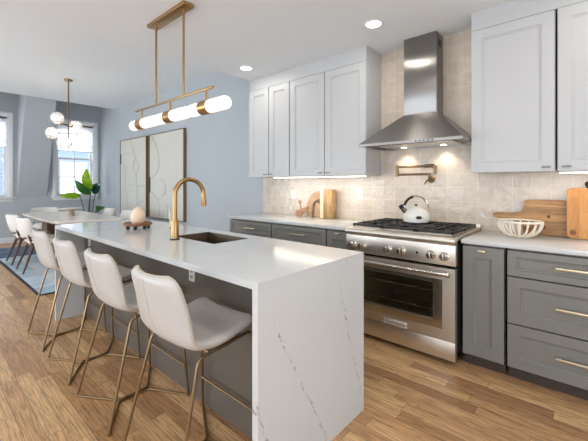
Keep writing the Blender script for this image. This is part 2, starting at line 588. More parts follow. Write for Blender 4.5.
def prism(bm, poly, lo, hi, axis='z', bev=0.0):
    """polygon [(u, v)] pushed from lo to hi: axis z -> (u,v)=(x,y); y -> (x,z); x -> (y,z)"""
    b = bmesh.new()
    def P(u, v, h):
        return (u, v, h) if axis == 'z' else (u, h, v) if axis == 'y' else (h, u, v)
    A = [b.verts.new(P(u, v, lo)) for u, v in poly]
    B = [b.verts.new(P(u, v, hi)) for u, v in poly]
    n = len(poly)
    b.faces.new(A); b.faces.new(B[::-1])
    for i in range(n):
        b.faces.new((A[i], B[i], B[(i + 1) % n], A[(i + 1) % n]))
    bmesh.ops.recalc_face_normals(b, faces=b.faces)
    if bev:
        eds = [e for e in b.edges if len(e.link_faces) == 2 and e.calc_face_angle(0) > 0.9]
        bmesh.ops.bevel(b, geom=eds, offset=bev, segments=2, affect='EDGES')
    merge(bm, b)
    return bm

def ball(bm, c, r, u=20, v=12, sc=(1, 1, 1)):
    m = Matrix.Translation(c) @ Matrix.Diagonal((r * sc[0], r * sc[1], r * sc[2], 1))
    bmesh.ops.create_uvsphere(bm, u_segments=u, v_segments=v, radius=1, matrix=m)
    return bm

def rrect(x0, x1, y0, y1, r, n=6):
    out = []
    for cx, cy, a in ((x1 - r, y1 - r, 0), (x0 + r, y1 - r, 90), (x0 + r, y0 + r, 180), (x1 - r, y0 + r, 270)):
        for k in range(n + 1):
            t = math.radians(a + 90 * k / n)
            out.append((cx + r * math.cos(t), cy + r * math.sin(t)))
    return out

def holed(bm, x0, x1, z0, z1, hx0, hx1, hz0, hz1, d0, d1, axis='y'):
    """a slab with one rectangular hole; axis = the thin direction"""
    def P(u, v, d):
        return (u, d, v) if axis == 'y' else (d, u, v) if axis == 'x' else (u, v, d)
    O = [(x0, z0), (x1, z0), (x1, z1), (x0, z1)]
    I = [(hx0, hz0), (hx1, hz0), (hx1, hz1), (hx0, hz1)]
    V = [[bm.verts.new(P(u, v, d)) for u, v in ring] for d in (d0, d1) for ring in (O, I)]
    for i in range(4):
        j = (i + 1) % 4
        bm.faces.new((V[0][i], V[0][j], V[1][j], V[1][i]))
        bm.faces.new((V[2][i], V[3][i], V[3][j], V[2][j]))
        bm.faces.new((V[0][i], V[2][i], V[2][j], V[0][j]))
        bm.faces.new((V[1][i], V[1][j], V[3][j], V[3][i]))
    return bm

def shaker(bm, x0, x1, z0, z1, yf, th=0.02, fr=0.06, rec=0.011, sl=0.007, sgn=1, frz=None):
    """a framed panel front whose face lies at y=yf, its body th behind it (sgn 1: faces -y)"""
    th *= sgn; rec *= sgn
    fr = min(fr, (x1 - x0) * 0.3, (z1 - z0) * 0.3)
    k = (frz or fr) - fr
    def ring(i, y):
        j = i + (k if i >= fr else 0)
        return [bm.verts.new(p) for p in ((x0 + i, y, z0 + j), (x1 - i, y, z0 + j), (x1 - i, y, z1 - j), (x0 + i, y, z1 - j))]
    e = 0.0015
    R = [ring(0, yf + th), ring(0, yf + e * sgn), ring(e, yf), ring(fr, yf), ring(fr + sl * 0.3, yf + rec * 0.5), ring(fr + sl * 0.8, yf + rec * 0.6), ring(fr + sl, yf + rec)]
    bm.faces.new(R[0][::-1])
    for a, b in zip(R, R[1:]):
        for i in range(4):
            j = (i + 1) % 4
            bm.faces.new((a[i], a[j], b[j], b[i]))
    bm.faces.new(R[-1])
    return bm

def bar_handle(parent, x0, x1, z, yf, mat='brasspale', r=0.0065):
    b = BM()
    box(b, x0, x1, yf - 0.034, yf - 0.022, z - 0.007, z + 0.007, 0.002)
    for x in (x0 + 0.025 if x1 - x0 > 0.1 else x0 + 0.008, x1 - 0.025 if x1 - x0 > 0.1 else x1 - 0.008):
        box(b, x - 0.005, x + 0.005, yf - 0.024, yf + 0.001, z - 0.005, z + 0.005)
    return put('handle', b, mat, parent)

def kids(o):
    return [c for c in bpy.data.objects if c.parent == o]

def copy_tree(o, parent=None):
    c = o.copy()
    COL.objects.link(c)
    if parent is not None:
        c.parent = parent
        c.matrix_parent_inverse = o.matrix_parent_inverse.copy()
    for ch in kids(o):
        copy_tree(ch, c)
    return c

# ------------------------------------------------------------------ setting
CEIL, HIGH = 2.675, 3.15
XS = -3.43            # where the lower kitchen ceiling ends
XF = -9.70            # far wall of the dining room
struct('floor', box(BM(), XF - 0.3, 2.7, -6.4, 0.2, -0.06, 0.0), 'floor')
struct('wall_back', box(BM(), XF - 0.3, 2.7, 0.0, 0.2, 0.0, 3.9), 'wall')
struct('ceiling', box(BM(), XS, 2.7, -6.4, 0.0, CEIL, 3.55), 'ceiling')
struct('ceiling_dining', box(BM(), -8.87, XS, -6.4, 0.0, HIGH, 3.55), 'ceiling')
struct('ceiling_dormer', box(BM(), XF - 0.2, -8.87, -6.4, 0.0, 3.75, 3.85), 'ceiling')
struct('ceiling_step', box(BM(), -8.95, -8.87, -6.4, 0.0, 3.56, 3.75), 'wall')

WINS = [(-2.70, -1.86), (-0.98, -0.14)]      # openings in the far wall (y)
WZ0, WZ1 = 1.03, 2.82
b = BM()
ys = [-6.4, WINS[0][0], WINS[0][1], WINS[1][0], WINS[1][1], 0.0]
for i in range(0, 5, 2):
    box(b, XF - 0.2, XF, ys[i], ys[i + 1], 0, 3.75)
for a, c in WINS:
    box(b, XF - 0.2, XF, a, c, 0, WZ0)
    box(b, XF - 0.2, XF, a, c, WZ1, 3.75)
struct('wall_left', b, 'wall')
b = BM()
for y0, y1 in ((-1.705, -1.165), (-6.4, -2.86)):
    prism(b, [(XF + 0.001, 1.02), (-8.89, 3.149), (-8.96, 3.55), (XF + 0.001, 3.74)], y0, y1, 'y')
struct('wall_left_slope', b, 'wall')

# walls behind the camera, with wide openings added to let in fill light
b = BM()
box(b, XF - 0.2, 2.7, -6.4, -6.2, 0, 0.35)
box(b, XF - 0.2, 2.7, -6.4, -6.2, 2.5, CEIL)
box(b, XF - 0.2, XS, -6.4, -6.2, CEIL, HIGH)
for x0, x1 in ((XF - 0.2, -8.6), (-6.9, -6.3), (-4.6, -3.9), (-2.2, -1.5), (0.2, 0.9), (2.4, 2.7)):
    box(b, x0, x1, -6.4, -6.2, 0.35, 2.5)
struct('wall_front', b, 'wall')
struct('wall_right', holed(BM(), -6.2, 0, 0, CEIL, -4.6, -1.5, 0.35, 2.35, 2.5, 2.7, 'x'), 'wall')

def baseboard(name, x0, x1, y0, y1):
    b = BM()
    box(b, x0, x1, y0, y1, 0, 0.13, 0.004)
    struct(name, b, 'trim')
baseboard('baseboard_left', XF, XF + 0.016, -6.19, -0.001)
baseboard('baseboard_back', XF + 0.017, -3.48, -0.016, -0.001)

# tiled splashback, one surface behind the cabinets and up to the ceiling over the range
struct('wall_splashback', box(BM(), -3.50, 1.5, -0.011, 0.0, 0.0, CEIL), 'tile')

# dining windows
def window(name, y0, y1, n):
    b = BM()
    cw = 0.075
    x = XF
    box(b, x, x + 0.03, y0 - cw, y0 + 0.004, WZ0 - 0.01, WZ1 + cw, 0.004)
    box(b, x, x + 0.03, y1 - 0.004, y1 + cw, WZ0 - 0.01, WZ1 + cw, 0.004)
    box(b, x, x + 0.03, y0, y1, WZ1 - 0.004, WZ1 + cw, 0.004)
    w = struct(name, b, 'trim')
    # jamb liner
    b = BM()
    for a, c in ((y0, y0 + 0.03), (y1 - 0.03, y1)):
        box(b, x - 0.19, x, a, c, WZ0, WZ1)
    box(b, x - 0.19, x, y0, y1, WZ1 - 0.03, WZ1)
    put('window_frame', b, 'trim', w)
    b = BM()
    box(b, x - 0.19, x + 0.07, y0 - cw - 0.03, y1 + cw + 0.03, WZ0 - 0.035, WZ0, 0.006)
    box(b, x, x + 0.02, y0 - cw, y1 + cw, WZ0 - 0.11, WZ0 - 0.036, 0.004)
    put('window_sill', b, 'trim', w)
    mid = 1.94
    ym = (y0 + y1) / 2
    for k, (z0, z1, xx) in enumerate(((WZ0 + 0.001, mid + 0.02, x - 0.09), (mid - 0.02, WZ1 - 0.03, x - 0.14))):
        b = BM()
        a, c = y0 + 0.031, y1 - 0.031
        s = 0.045
        box(b, xx - 0.035, xx, a, a + s, z0, z1)
        box(b, xx - 0.035, xx, c - s, c, z0, z1)
        box(b, xx - 0.035, xx, a + s, c - s, z0, z0 + s)
        box(b, xx - 0.035, xx, a + s, c - s, z1 - s, z1)
        box(b, xx - 0.03, xx - 0.005, ym - 0.011, ym + 0.011, z0 + s, z1 - s)
        zm = (z0 + z1) / 2
        box(b, xx - 0.029, xx - 0.006, a + s, c - s, zm - 0.011, zm + 0.011)
        put('sash', b, 'trim', w)
        put('glass', box(BM(), xx - 0.019, xx - 0.016, a + s - 0.005, c - s + 0.005, z0 + s - 0.005, z1 - s + 0.005), 'glass', w)
    return w
window('window_1', *WINS[0], 1)
window('window_2', *WINS[1], 2)

def roman_shade(y0, y1, label):
    x = XF - 0.06
    t = thing('window_shade', label, 'window shade', (x, (y0 + y1) / 2, 2.13), 'roman shades')
    b = BM()
    # softly folded cloth profile
    prof = []
    z = 2.75
    for k in range(4):
        for q in range(6):
            f = q / 6
            prof.append((x + 0.012 * math.sin(f * PI) + 0.006 * f, z - 0.15 * f))
        z -= 0.15
    prof.append((x, 2.13))
    rows = []
    for (xx, zz) in prof:
        rows.append([b.verts.new((xx, y, zz)) for y in (y0, y1)])
    back = [[b.verts.new((xx - 0.004, y, zz)) for y in (y0, y1)] for (xx, zz) in prof]
    for i in range(len(rows) - 1):
        b.faces.new((rows[i][0], rows[i][1], rows[i + 1][1], rows[i + 1][0]))
        b.faces.new((back[i][0], back[i + 1][0], back[i + 1][1], back[i][1]))
        for s in (0, 1):
            b.faces.new((rows[i][s], rows[i + 1][s], back[i + 1][s], back[i][s]))
    b.faces.new((rows[0][0], back[0][0], back[0][1], rows[0][1]))
    b.faces.new((rows[-1][0], rows[-1][1], back[-1][1], back[-1][0]))
    put('cloth', b, 'shade', t)
    put('head_rail', box(BM(), x - 0.03, x + 0.03, y0, y1, 2.751, 2.788, 0.004), 'chrome', t, label='dark head rail')
    put('bottom_rail', tube(BM(), [(x + 0.003, y0, 2.122), (x + 0.003, y1, 2.122)], 0.008), 'socket', t)
roman_shade(WINS[0][0] + 0.035, WINS[0][1] - 0.035, 'white roman shade half lowered in the window cut by the picture edge')
roman_shade(WINS[1][0] + 0.035, WINS[1][1] - 0.035, 'white roman shade half lowered in the window behind the globe chandelier')

# outside: ground and the house across the street
struct('ground', box(BM(), -24, XF - 0.35, -14, 12, -3.2, -3.0), 'ground')
def house(y0, y1, x, top, label, wins):
    t = thing('house', label, 'house', (x, (y0 + y1) / 2, -3.0))
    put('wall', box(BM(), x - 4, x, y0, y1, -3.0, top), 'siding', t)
    for (a, c, z0, z1) in wins:
        f = put('window', holed(BM(), a - 0.14, c + 0.14, z0 - 0.14, z1 + 0.14, a, c, z0, z1, x, x + 0.06, 'x'), 'siding_trim', t)
        put('pane', box(BM(), x, x + 0.015, a, c, z0, z1), 'siding_trim', f)
        put('sash_bar', box(BM(), x + 0.016, x + 0.04, a, c, (z0 + z1) / 2 - 0.04, (z0 + z1) / 2 + 0.04), 'socket', f)
    for y in (y0, y1):
        put('corner_board', box(BM(), x, x + 0.05, y - 0.12 if y == y1 else y, y if y == y1 else y + 0.12, -3.0, top), 'siding_trim', t)
    put('roof', prism(BM(), [(y0 - 0.3, top + 0.001), (y1 + 0.3, top + 0.001), ((y0 + y1) / 2, top + 2.4)], x - 4.2, x + 0.3, 'x'), 'socket', t)
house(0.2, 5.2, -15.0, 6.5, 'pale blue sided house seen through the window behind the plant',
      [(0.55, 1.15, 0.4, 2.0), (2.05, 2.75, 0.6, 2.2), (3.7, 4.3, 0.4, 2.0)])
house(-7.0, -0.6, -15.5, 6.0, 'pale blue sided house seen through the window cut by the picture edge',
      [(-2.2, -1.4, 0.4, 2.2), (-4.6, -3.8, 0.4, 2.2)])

# ------------------------------------------------------------------ lower cabinets along the range wall
CT = 0.914
YD = -0.64            # face of the lower doors
def base_unit(name, label, x0, x1, fronts, group):
    """fronts: (name, z0, z1, handle x0, x1, handle z, frame)"""
    t = thing(name, label, 'cabinet', ((x0 + x1) / 2, -0.3, 0), group)
    b = BM()
    box(b, x0, x1, -0.60, -0.013, 0.09, 0.882)
    put('body', b, 'lower', t)
    put('toe_kick', box(BM(), x0, x1, -0.575, -0.56, 0.0, 0.089), 'toe', t)
    for nm, z0, z1, h0, h1, hz, fr in fronts:
        d = put(nm, shaker(BM(), x0 + 0.001, x1 - 0.001, z0, z1, YD, 0.0395, min(0.072, (x1 - x0) * 0.28), 0.015, 0.016, 1, fr), 'lower', t)
        bar_handle(d, h0, h1, hz, YD)
    return t
GL = 'lower cabinets along the range wall'
def stack(h0, h1, top_h=0.79):
    return [('drawer', 0.70, 0.868, h0, h1, top_h, 0.04), ('drawer', 0.385, 0.692, h0, h1, 0.54, 0.062), ('drawer', 0.092, 0.377, h0, h1, 0.237, 0.062)]
base_unit('drawer_cabinet', 'dark grey drawer cabinet at the blue wall end of the worktop', -3.43, -2.695, stack(-3.13, -2.94), GL)
base_unit('drawer_cabinet', 'dark grey drawer cabinet under the leaning arched board', -2.685, -1.945, stack(-2.40, -2.19), GL)
base_unit('pull_out_cabinet', 'narrow grey pull-out cabinet between drawers and range, nearest the pot filler arm', -1.933, -1.66, [('door', 0.092, 0.868, -1.825, -1.775, 0.848, 0.075)], GL)
base_unit('pull_out_cabinet', 'narrow grey pull-out cabinet between the range and wide drawers', -0.722, -0.463, [('door', 0.092, 0.868, -0.618, -0.568, 0.842, 0.08)], GL)
base_unit('drawer_cabinet', 'wide grey three drawer cabinet with long pale brass bars', -0.445, 0.47, stack(-0.185, 0.21), GL)
base_unit('drawer_cabinet', 'grey drawer cabinet past the end of the picture beside the wide one', 0.474, 1.4, stack(0.74, 1.13), GL)
def worktop(label, x0, x1):
    o = put('worktop', box(BM(), x0, x1, -0.66, -0.012, 0.884, CT, 0.003), 'quartz', None, ((x0 + x1) / 2, -0.3, 0.884))
    mark(o, label, 'worktop', 'white worktops beside the range')
worktop('white quartz worktop carrying the arched board and striped block', -3.47, -1.66)
worktop('white quartz worktop carrying the wire bowl and wooden boards', -0.728, 1.42)

# ------------------------------------------------------------------ wall cabinets
YU = -0.32
def wall_unit(label, x0, x1, doors, group):
    t = thing('wall_cabinet', label, 'cabinet', ((x0 + x1) / 2, -0.15, 1.4), group)
    b = BM()
    box(b, x0, x1, -0.298, -0.012, 1.402, 2.527)
    put('body', b, 'upper', t)
    for a, c, side in doors:
        d = put('door', shaker(BM(), a + 0.003, c - 0.003, 1.4, 2.524, YU, 0.021, 0.074, 0.013, 0.014), 'upper', t)
        kx = c - 0.075 if side > 0 else a + 0.025
        b = BM()
        box(b, kx, kx + 0.05, YU - 0.026, YU - 0.018, 1.425, 1.437, 0.002)
        for q in (0.012, 0.038):
            box(b, kx + q - 0.003, kx + q + 0.003, YU - 0.02, YU + 0.002, 1.428, 1.434)
        put('knob', b, 'chrome', d)
    return t
GU = 'white wall cabinets'
wall_unit('narrow two door white wall cabinet at the blue wall end', -3.435, -2.716, [(-3.435, -3.068, 1), (-3.062, -2.716, -1)], GU)
wall_unit('two door white wall cabinet between narrow cabinet and hood', -2.708, -1.69, [(-2.708, -2.2, 1), (-2.196, -1.69, -1)], GU)
wall_unit('single door white wall cabinet beside the hood, above the wire bowl', -0.747, -0.212, [(-0.747, -0.212, 1)], GU)
wall_unit('white wall cabinet above the butcher block', -0.201, 0.33, [(-0.201, 0.33, -1)], GU)
wall_unit('white wall cabinet past the end of the picture', 0.334, 1.4, [(0.334, 0.865, 1), (0.87, 1.4, -1)], GU)
def crown(name, x0, x1):
    b = BM()
    box(b, x0, x1, -0.314, -0.012, 2.529, CEIL - 0.001)
    struct(name, b, 'upper')
crown('trim_1', -3.42, -1.692)
crown('trim_2', -0.745, 1.4)
def led(label, x0, x1, power):
    t = thing('led_strip_light', label, 'light', ((x0 + x1) / 2, -0.25, 1.385), 'strip lights under the wall cabinets')
    put('channel', box(BM(), x0, x1, -0.296, -0.262, 1.391, 1.401), 'upper', t)
    put('diffuser', box(BM(), x0, x1, -0.294, -0.264, 1.383, 1.390), 'strip', t)
    light('led_glow', 'AREA', ((x0 + x1) / 2, -0.272, 1.38), power, (1, 0.87, 0.72), (0, 0, 0), shape='RECTANGLE', size=x1 - x0, size_y=0.04)
led('white strip light under the cabinets above the arched board', -3.0, -1.72, 3.2)
led('white strip light under the cabinet above the butcher block', -0.19, 1.3, 4.5)

# ------------------------------------------------------------------ range
RX0, RX1, YR = -1.652, -0.742, -0.735
XC = (RX0 + RX1) / 2
rg = thing('gas_range', 'wide stainless steel gas range with six knobs below the hood', 'range', (XC, -0.35, 0))
b = BM()
for x in (RX0, RX1 - 0.012):
    box(b, x, x + 0.012, -0.69, -0.03, 0.09, 0.90)
box(b, RX0 + 0.012, RX1 - 0.012, -0.045, -0.03, 0.09, 0.9)
box(b, RX0 + 0.012, RX1 - 0.012, -0.69, -0.045, 0.09, 0.1)
put('body', b, 'gap', rg)
b = BM()
GX0, GX1 = XC - 0.305, XC + 0.305
box(b, GX0 - 0.02, GX0, -0.67, -0.06, 0.24, 0.64)
box(b, GX1, GX1 + 0.02, -0.67, -0.06, 0.24, 0.64)
box(b, GX0, GX1, -0.67, -0.06, 0.22, 0.24)
box(b, GX0, GX1, -0.67, -0.06, 0.64, 0.66)
box(b, GX0, GX1, -0.08, -0.06, 0.24, 0.64)
put('oven_cavity', b, 'cavity', rg)
for z in (0.36, 0.50):
    b = BM()
    tube(b, [(GX0 + 0.005, -0.66, z), (GX1 - 0.005, -0.66, z)], 0.005, 6)
    tube(b, [(GX0 + 0.005, -0.12, z), (GX1 - 0.005, -0.12, z)], 0.005, 6)
    for k in range(19):
        x = GX0 + 0.02 + k * (GX1 - GX0 - 0.04) / 18
        tube(b, [(x, -0.66, z + 0.006), (x, -0.12, z + 0.006)], 0.0028, 6)
    put('oven_rack', b, 'chrome', rg)
# cooktop tray with bullnose front
b = BM()
prof = [(-0.03, 0.872), (-0.03, 0.93), (-0.70, 0.93)]
for k in range(9):
    a = PI / 2 + PI * k / 8
    prof.append((-0.722 + 0.03 * math.cos(a), 0.90 + 0.03 * math.sin(a)))
prof.append((-0.70, 0.872))
prism(b, prof, RX0, RX1, 'x')
put('cooktop', b, 'steel', rg)
put('back_trim', box(BM(), RX0, RX1, -0.045, -0.013, 0.931, 0.962, 0.003), 'steel', rg)
put('burner_pan', box(BM(), RX0 + 0.035, RX1 - 0.035, -0.665, -0.06, 0.9305, 0.934), 'steel', rg)
for i in range(3):
    gw = (RX1 - RX0 - 0.06) / 3
    x0 = RX0 + 0.03 + gw * i
    x1 = x0 + gw - 0.004
    b = BM()
    for y in (-0.672, -0.365, -0.06):
        box(b, x0, x1, y, y + 0.014, 0.942, 0.962, 0.002)
    for x in (x0, x1 - 0.014):
        box(b, x, x + 0.014, -0.672, -0.046, 0.9415, 0.9615, 0.002)
    xm = (x0 + x1) / 2
    box(b, xm - 0.006, xm + 0.006, -0.66, -0.06, 0.948, 0.966)
    for y in (-0.512, -0.212):
        box(b, x0 + 0.01, x1 - 0.01, y - 0.006, y + 0.006, 0.9475, 0.9655)
        for sx in (-1, 1):
            for sy in (-1, 1):
                tube(b, [(xm + sx * 0.05, y + sy * 0.05, 0.958), (xm + sx * 0.125, y + sy * 0.13, 0.955)], 0.006, 6)
    for x in (x0 + 0.003, x1 - 0.013):
        for y in (-0.67, -0.362, -0.058):
            box(b, x, x + 0.01, y, y + 0.01, 0.9335, 0.95)
    put('grate', b, 'black', rg)
    for y in (-0.512, -0.212):
        bb = put('burner', lathe(BM(), [(0.055, 0.9335), (0.055, 0.938), (0.04, 0.944), (0.0, 0.944)], (xm, y, 0), 20), 'steeltrim', rg)
        put('burner_cap', lathe(BM(), [(0.036, 0.9442), (0.038, 0.947), (0.03, 0.9505), (0.0, 0.9515)], (xm, y, 0), 20), 'black', bb)
cp = put('control_panel', box(BM(), RX0, RX1, YR, -0.68, 0.722, 0.871, 0.003), 'steel', rg)
for x in (-1.578, -1.482, -1.256, -1.141, -0.912, -0.818):
    k = put('knob', lathe(BM(), [(0.0335, 0.0), (0.0335, 0.006), (0.029, 0.01), (0.026, 0.038), (0.023, 0.042), (0.0, 0.042)], (x, YR, 0.787), 24, 'y'), 'steeltrim', rg)
    put('grip', box(BM(), x - 0.005, x + 0.005, YR - 0.05, YR - 0.0425, 0.762, 0.812, 0.002), 'steeltrim', k)
    put('indicator', box(BM(), x - 0.0015, x + 0.0015, YR - 0.0515, YR - 0.0501, 0.796, 0.811), 'gap', k)
put('igniter_button', lathe(BM(), [(0.009, 0.0), (0.009, 0.006), (0.0, 0.007)], (-1.016, YR, 0.79), 16, 'y'), 'chrome', rg)
# oven door
door = put('oven_door', holed(BM(), RX0 + 0.003, RX1 - 0.003, 0.182, 0.703, -1.497, -0.897, 0.318, 0.588, YR - 0.004, -0.695, 'y'), 'steel', rg)
put('window_trim', holed(BM(), -1.565, -0.829, 0.262, 0.618, -1.499, -0.895, 0.316, 0.590, YR - 0.0075, YR - 0.0042, 'y'), 'steeltrim', door)
put('window_glass', box(BM(), -1.4965, -0.8975, YR + 0.004, YR + 0.009, 0.3185, 0.5875), 'ovenglass', door)
b = BM()
tube(b, [(RX0 + 0.02, -0.80, 0.668), (RX1 - 0.02, -0.80, 0.668)], 0.0145, 14)
for x in (RX0 + 0.045, RX1 - 0.045):
    box(b, x - 0.013, x + 0.013, -0.80, YR - 0.003, 0.657, 0.679, 0.003)
put('handle', b, 'steeltrim', door)
plate = put('name_plate', box(BM(), -1.285, -1.095, YR - 0.010, YR - 0.0041, 0.188, 0.232, 0.0015), 'plate', door)
def lettering(text, cx, cy, cz, size, depth, mat, parent):
    cu = bpy.data.curves.new('lettering', 'FONT')
    cu.body = text
    cu.size = size
    cu.extrude = depth
    cu.align_x = 'CENTER'
    cu.align_y = 'CENTER'
    cu.shear = 0.2
    ob = bpy.data.objects.new('lettering_tmp', cu)
    COL.objects.link(ob)
    dg = bpy.context.evaluated_depsgraph_get()
    me = bpy.data.meshes.new_from_object(ob.evaluated_get(dg))
    bpy.data.objects.remove(ob)
    b = BM()
    b.from_mesh(me)
    bpy.data.meshes.remove(me)
    bmesh.ops.transform(b, matrix=Matrix.Translation((cx, cy, cz)) @ Matrix.Rotation(PI / 2, 4, 'X'), verts=b.verts)
    return put('lettering', b, mat, parent)
lettering('Thermador', -1.19, YR - 0.0105, 0.209, 0.038, 0.0005, 'gap', plate)
put('kick_panel', box(BM(), RX0 + 0.003, RX1 - 0.003, YR, -0.69, 0.045, 0.178, 0.002), 'steel', rg)
for x in (RX0 + 0.05, RX1 - 0.05):
    for y in (-0.62, -0.1):
        put('leg', lathe(BM(), [(0.02, 0.0), (0.02, 0.09), (0.0, 0.09)], (x, y, 0), 12), 'black', rg)

# kettle
kx, ky, kz = -1.215, -0.262, 0.9665
kt = thing('kettle', 'white enamel whistling kettle with a chrome handle on the gas range', 'kettle', (kx, ky, kz))
prof = [(0.0, 0), (0.098, 0.0), (0.108, 0.006), (0.116, 0.03), (0.116, 0.055), (0.108, 0.085), (0.088, 0.112), (0.062, 0.128), (0.045, 0.132), (0.0, 0.132)]
put('body', lathe(BM(), prof, (kx, ky, kz), 36), 'enamel', kt)
lid = put('lid', lathe(BM(), [(0.046, 0.1325), (0.044, 0.139), (0.02, 0.144), (0.0, 0.145)], (kx, ky, kz), 28), 'enamel', kt)
put('lid_knob', lathe(BM(), [(0.008, 0.1452), (0.012, 0.156), (0.01, 0.162), (0, 0.164)], (kx, ky, kz), 16), 'black', lid)
du = Vector((0.7478, 0.6639, 0))   # spout to handle direction
c0 = Vector((kx, ky, kz))
sp_ = put('spout', tube(BM(), [c0 - du * 0.085 + Vector((0, 0, 0.085)), c0 - du * 0.115 + Vector((0, 0, 0.115)), c0 - du * 0.13 + Vector((0, 0, 0.135))], [0.026, 0.02, 0.017], 14), 'chrome', kt)
put('whistle', tube(BM(), [c0 - du * 0.125 + Vector((0, 0, 0.128)), c0 - du * 0.142 + Vector((0, 0, 0.152))], [0.021, 0.02], 14), 'black', sp_)
hp = []
for k in range(13):
    a = PI * (1.0 - k / 12)
    hp.append(c0 + du * (0.108 * math.cos(a)) + Vector((0, 0, 0.122 + 0.112 * math.sin(a))))
put('handle', tube(BM(), hp, 0.0095, 10), 'steeltrim', kt)
put('handle_grip', tube(BM(), hp[1:6], 0.0115, 10), 'darkmetal', kt)
bd = Vector((0.55, -0.83, 0)).normalized()
b = BM()
lathe(b, [(0.026, 0), (0.026, 0.006), (0.0, 0.008)], (0, 0, 0), 24, 'y')
bmesh.ops.transform(b, matrix=Matrix.Translation(c0 + bd * 0.1145 + Vector((0, 0, 0.05))) @ Matrix.Rotation(math.atan2(bd.y, bd.x) + PI / 2, 4, 'Z') @ Matrix.Diagonal((1, 1, 0.55, 1)), verts=b.verts)
put('badge', b, 'darkmetal', kt, label='small dark oval badge')

# pot filler
pf = thing('pot_filler', 'aged bronze folding pot filler tap on the tile above the kettle', 'tap', (-1.165, -0.012, 1.353))
put('flange', lathe(BM(), [(0.033, 0.0), (0.033, 0.008), (0.026, 0.014), (0.0, 0.014)], (-1.165, -0.0115, 1.353), 24, 'y'), 'bronze', pf)
b = BM()
tube(b, arc_pts([(-1.165, -0.024, 1.353), (-1.165, -0.075, 1.353), (-1.165, -0.075, 1.405)], 0.02), 0.014, 12)
put('inlet', b, 'bronze', pf)
put('valve_handle', tube(BM(), [(-1.165, -0.075, 1.35), (-1.19, -0.085, 1.335), (-1.205, -0.09, 1.305)], [0.014, 0.007, 0.006], 10), 'bronze', pf)
put('arm', tube(BM(), [(-1.15, -0.075, 1.402), (-1.475, -0.085, 1.402)], 0.0105, 12), 'bronze', pf)
put('joint', tube(BM(), [(-1.475, -0.085, 1.385), (-1.475, -0.085, 1.495)], 0.0165, 14), 'bronze', pf)
put('arm', tube(BM(), [(-1.475, -0.085, 1.477), (-1.115, -0.095, 1.477)], 0.0105, 12), 'bronze', pf)
put('spout', tube(BM(), arc_pts([(-1.20, -0.093, 1.477), (-1.105, -0.095, 1.479), (-1.105, -0.095, 1.40)], 0.02), [0.0165] * 7 + [0.013], 12), 'bronze', pf)

# ------------------------------------------------------------------ hood
hd = thing('range_hood', 'stainless steel pyramid range hood with a tall chimney above the range', 'range hood', (XC, -0.2, 1.648))
hx0, hx1, hy = -1.655, -0.752, -0.52
cx0, cx1, cy_ = -1.362, -1.06, -0.19
b = BM()
def ringz(x0, x1, y0, z):
    return [b.verts.new(p) for p in ((x0, y0, z), (x1, y0, z), (x1, -0.0125, z), (x0, -0.0125, z))]
r0, r1, r2, r3 = ringz(hx0, hx1, hy, 1.655), ringz(hx0, hx1, hy, 1.677), ringz(cx0 - 0.004, cx1 + 0.004, cy_ - 0.004, 1.955), ringz(cx0 - 0.004, cx1 + 0.004, cy_ - 0.004, 1.962)
# hollow below
i0 = [b.verts.new(p) for p in ((hx0 + 0.02, hy + 0.02, 1.655), (hx1 - 0.02, hy + 0.02, 1.655), (hx1 - 0.02, -0.03, 1.655), (hx0 + 0.02, -0.03, 1.655))]
i1 = [b.verts.new((v.co.x, v.co.y, 1.671)) for v in i0]
for A, B_ in ((r0, r1), (r1, r2), (r2, r3), (i0, r0), (i1, i0)):
    for i in range(4):
        j = (i + 1) % 4
        b.faces.new((A[i], A[j], B_[j], B_[i]))
b.faces.new(r3); b.faces.new(i1[::-1])
put('canopy', b, 'steelh', hd, angle=4)
ch = put('chimney', box(BM(), cx0, cx1, cy_, -0.0125, 1.9625, CEIL - 0.001, 0.002), 'steelv', hd)
for k in range(3):
    put('vent', box(BM(), cx1 - 0.001, cx1 + 0.0015, -0.15, -0.06, 2.56 + k * 0.022, 2.571 + k * 0.022), 'gap', ch)
for k in range(5):
    put('button', lathe(BM(), [(0.0065, 0), (0.0065, 0.004), (0, 0.0045)], (-1.115 + k * 0.034, hy, 1.6665), 12, 'y'), 'gap', hd)
put('filter', box(BM(), hx0 + 0.12, hx1 - 0.12, hy + 0.13, -0.06, 1.663, 1.670), 'steeltrim', hd)
for x in (-1.40, -1.03):
    lp = put('lamp', lathe(BM(), [(0.027, 1.6605), (0.027, 1.6627), (0.0, 1.6627)], (x, -0.10, 0), 20), 'strip', hd)
    light('hood_lamp', 'SPOT', (x, -0.10, 1.65), 3.5, (1, 0.86, 0.68), (math.radians(12), 0, 0), spot_size=math.radians(105), spot_blend=0.7, shadow_soft_size=0.03)

# ------------------------------------------------------------------ island
IX0, IX1, IY0, IY1 = -3.90, -1.01, -2.37, -1.543
SX0, SX1, SY0, SY1 = -2.415, -1.885, -1.965, -1.645
wt = thing('island_worktop', 'white quartz waterfall worktop of the kitchen island with grey veins', 'worktop', ((IX0 + IX1) / 2, (IY0 + IY1) / 2, 0))
b = holed(BM(), IX0, IX1, IY0, IY1, SX0, SX1, SY0, SY1, CT - 0.032, CT, 'z')
put('top', b, 'quartz', wt)
b = BM()
box(b, IX1 - 0.034, IX1, IY0, IY1, 0.0, CT - 0.0325)
o = put('side_panel', b, 'quartz', wt)
put('side_panel', box(BM(), IX0, IX0 + 0.034, IY0, IY1, 0.0, CT - 0.0325), 'quartz', wt)
o.data.materials.clear()
o.data.materials.append(M['quartz_end'])
# the vein lines are laid out in world metres: give that panel the world origin
o.data.transform(Matrix.Translation(rootloc(wt)))
o.location = -rootloc(wt)

